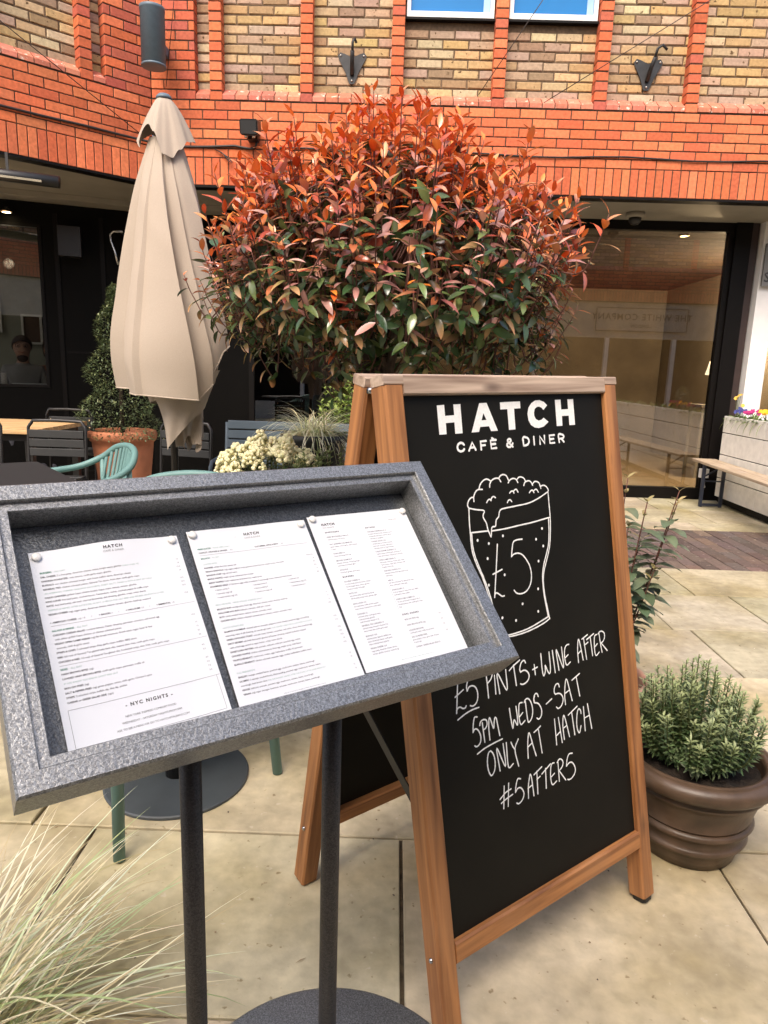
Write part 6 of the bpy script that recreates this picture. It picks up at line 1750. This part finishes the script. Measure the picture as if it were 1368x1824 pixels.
r = thing('trailing_greenery', 'low green leaves filling the white planter between the flowers', 'plant', (3.4, 5.6, .85))
L = Leaves(); rng = random.Random(77)
for i in range(900):
    x, y = rng.uniform(3.30, 3.48), rng.uniform(3.6, 6.98)
    d = np.array((rng.gauss(-.2, .6), rng.gauss(0, .6), rng.uniform(.1, 1)))
    L.add(np.array((x, y, .855)), d, (0, 0, 1), rng.uniform(.05, .11), rng.uniform(.014, .03), jitcol(rng.choice([(.10, .17, .03), (.14, .22, .045), (.07, .12, .03)]), .15), .8, .2, 4)
for k in range(7):
    y = 6.3 + .09 * k
    L.add(np.array((3.31, y, .86)), (-.6, -.5 + .1 * k, .15), (0, 0, 1), .20, .006, (.16, .2, .06), 1.9, .3, 7)
L.build('foliage', MT['foliage'], r)
simple_r = thing('clipped_bush', 'dark green clipped bush at the right edge behind the yellow flowers', 'shrub', (3.43, 5.9, .85))
L = Leaves()
for i in range(1100):
    d = np.array((rng.gauss(0, 1), rng.gauss(0, 1), rng.gauss(0, 1))); d /= np.linalg.norm(d)
    p = np.array((3.425, 6.02, 1.00)) + d * np.array((.055, .13, .13)) * rng.uniform(.75, 1.02)
    L.add(p, d + np.array((0, 0, .3)), (0, 0, 1), .035, .011, jitcol((.05, .085, .03), .25), .4, .2, 2)
L.build('foliage', MT['foliage'], simple_r)

r = thing('trestle_bench', 'narrow wooden bench on dark folding steel legs against the white planter', 'bench', (3.08, 6.0, 0))
f0, f1 = Vector((3.045, 7.08, 0)), Vector((2.905, 4.88, 0)); fd = (f1 - f0).normalized(); fn = Vector((-fd.y, fd.x, 0))
if fn.x < 0: fn = -fn
m = MB(); c0, c1 = f0 + fn * .115, f1 + fn * .115
m.bar((c0.x, c0.y, .436), (c1.x, c1.y, .436), .230, .026, fn, .004, True); m.build('seat', MT['bench_wood'], r)
for k in (.30, 1.90):
    q0 = f0 + fd * k + fn * .02; q1 = q0 + fn * .19
    m = MB()
    m.bar((q0.x, q0.y, .003), (q0.x, q0.y, .422), .030, .025, fn); m.bar((q1.x, q1.y, .003), (q1.x, q1.y, .422), .030, .025, fn)
    m.bar((q0.x, q0.y, .025), (q1.x, q1.y, .025), .024, .024, fd); m.bar((q0.x, q0.y, .26), (q1.x, q1.y, .26), .012, .012, fd); m.bar((q0.x, q0.y, .300), (q1.x - .02, q1.y, .41), .020, .012, fd)
    m.build('leg_frame', mat('navy_steel', (.015, .02, .035), .45) if k < 1 else bpy.data.materials['navy_steel'], r)
r = thing('socket_box', 'white weatherproof socket box low on the dark jamb beside the bench', 'socket')
m = MB(); m.bar((3.205, 7.135, .245), (3.205, 7.135, .335), .085, .06, (1, 0, 0), .006); m.build('cover', MT['white_paint'], r)
m = MB(); m.tube([(3.215, 7.14, .245), (3.22, 7.145, .17), (3.235, 7.15, .14)], .013, 8); m.build('plug', MT['white_paint'], r)

# ------------------------------------------------------------------ two people seated behind the left window
def person(name_label, s, o, hair_kind, top, turn):
    """one skinned body, seated facing the window; hair and beard are its children"""
    pts = {}; E = []; Rr = {}
    def v(k, x, y, z, r, link=None):
        pts[k] = (x, y, z); Rr[k] = r
        if link: E.append((link, k))
    v('pelvis', 0, 0, .60, .145); v('belly', 0, -.01, .74, .14, 'pelvis'); v('chest', 0, -.01, .92, .155, 'belly'); v('nbase', 0, .005, 1.07, .075, 'chest'); v('neck', 0, -.005, 1.13, .056, 'nbase')
    v('jaw', 0, -.022, 1.19, .068, 'neck'); v('face', 0, -.020, 1.255, .084, 'jaw'); v('crown', 0, .002, 1.325, .070, 'face'); v('nose', 0, -.108, 1.245, .012, 'face')
    for sd, q in ((-1, 'l'), (1, 'r')):
        v('sh' + q, sd * .165, 0, 1.025, .066, 'chest'); v('el' + q, sd * .225, -.05, .79, .045, 'sh' + q); v('wr' + q, sd * .13, -.25, .735, .030, 'el' + q)
        v('pa' + q, sd * .09, -.31, .735, .034, 'wr' + q)
        for k in range(4):
            v('f%d%s' % (k, q), sd * (.075 - .022 * k + .02), -.365 - .01 * (1.5 - abs(k - 1.5)), .735, .009, 'pa' + q)
            v('g%d%s' % (k, q), sd * (.062 - .020 * k + .02), -.395 - .012 * (1.5 - abs(k - 1.5)), .722, .008, 'f%d%s' % (k, q))
        v('th' + q, sd * .045, -.30, .748, .010, 'pa' + q); v('tt' + q, sd * .025, -.335, .745, .009, 'th' + q)
        v('hp' + q, sd * .10, -.06, .56, .10, 'pelvis'); v('kn' + q, sd * .13, -.46, .56, .065, 'hp' + q); v('an' + q, sd * .13, -.43, .10, .042, 'kn' + q); v('to' + q, sd * .14, -.60, .045, .035, 'an' + q)
        v('ea' + q, sd * .083, .0, 1.255, .016, 'face')
    keys = list(pts); idx = {k: i for i, k in enumerate(keys)}
    me = bpy.data.meshes.new('body_cage'); me.from_pydata([pts[k] for k in keys], [(idx[a], idx[b]) for a, b in E], [])
    ob = bpy.data.objects.new('body_cage', me); COL.objects.link(ob)
    md = ob.modifiers.new('Skin', 'SKIN')
    for i, k in enumerate(keys):
        me.skin_vertices[0].data[i].radius = (Rr[k], Rr[k] * (.72 if k in ('chest', 'belly', 'pelvis') else 1))
    me.skin_vertices[0].data[0].use_root = True
    sb = ob.modifiers.new('Sub', 'SUBSURF'); sb.levels = 2; sb.render_levels = 2
    dg = bpy.context.evaluated_depsgraph_get(); dg.update()
    ev = bpy.data.meshes.new_from_object(ob.evaluated_get(dg))
    p = PL(s, o, 0)
    r = bpy.data.objects.new('person', ev)
    for mm in ('skin', top, 'trouser'): ev.materials.append(MT[mm])
    for f in ev.polygons:
        c = f.center; f.use_smooth = True
        f.material_index = 0 if (c.z > 1.095 or (c.y < -.255 and c.z > .69)) else (1 if c.z > .62 and c.y > -.40 else 2)
    bpy.data.objects.remove(ob)
    COL.objects.link(r); r.location = (p[0], p[1], .09); r.rotation_euler = (0, 0, math.atan2(dl.y, dl.x) + turn)
    tag(r, name_label, 'person', None)
    m = MB()
    n1, n2 = 20, 12; vs, fs = [], []
    for j in range(n2 + 1):
        for i in range(n1):
            a = 2 * math.pi * i / n1; t = math.pi * (.62 if hair_kind == 'short' else .80) * j / n2
            front = math.cos(a - 1.5 * math.pi)                # -y is the face
            tt = t * (1 - .42 * max(0, front)) if hair_kind == 'short' else t * (1 - .5 * max(0, front))
            k = .097
            vs.append((k * math.sin(tt) * math.cos(a), .006 + k * 1.08 * math.sin(tt) * math.sin(a), 1.275 + (k * 1.12 if tt < 1.57 else k * (1.12 if hair_kind == 'short' else 2.0)) * math.cos(tt)))
    for j in range(n2):
        for i in range(n1):
            q = (i + 1) % n1; fs.append((j * n1 + i, (j + 1) * n1 + i, (j + 1) * n1 + q, j * n1 + q))
    m.add(vs, fs, smooth=True); h = m.build('hair', MT['hair_dark']); h.parent = r
    if hair_kind == 'short':
        m = MB(); m.ball((0, -.046, 1.150), .052, 14, 10, (1.0, .85, .9)); h = m.build('beard', MT['hair_dark']); h.parent = r
        m = MB()
        for sx in (-1, 1): m.tube([(sx * .035 + .022 * math.cos(q), -.098, 1.272 + .018 * math.sin(q)) for q in np.linspace(0, 6.1, 14)], .0025, 5, closed=True)
        m.build('glasses', MT['cable']).parent = r
    for sx in (-1, 1):
        m = MB(); m.ball((sx * .033, -.094, 1.268), .008, 10, 7); e = m.build('eye', MT['hair_dark']); e.parent = r
    m = MB(); m.tube([(-.025, -.099, 1.208), (0, -.104, 1.204), (.025, -.099, 1.208)], .005, 6); m.build('mouth', MT['coral']).parent = r
    return r
person('bearded person in a pale open jacket seated behind the left window', sw - .30, -.50, 'short', 'jacket', .1)
person('person with dark hair in a coral top at the right edge of the left window', sw - .02, -.56, 'long', 'coral', -.25)
r = thing('window_seat', 'dark upholstered bench the two people sit on inside the window', 'bench')
m = MB(); slabL(m, -.3, sw + .5, -.80, -.40, .45, .565); m.build('seat', MT['trouser'], r)
m = MB(); slabL(m, -.3, sw + .5, -.76, -.44, .006, .448); m.build('plinth', MT['dark_wall'], r)
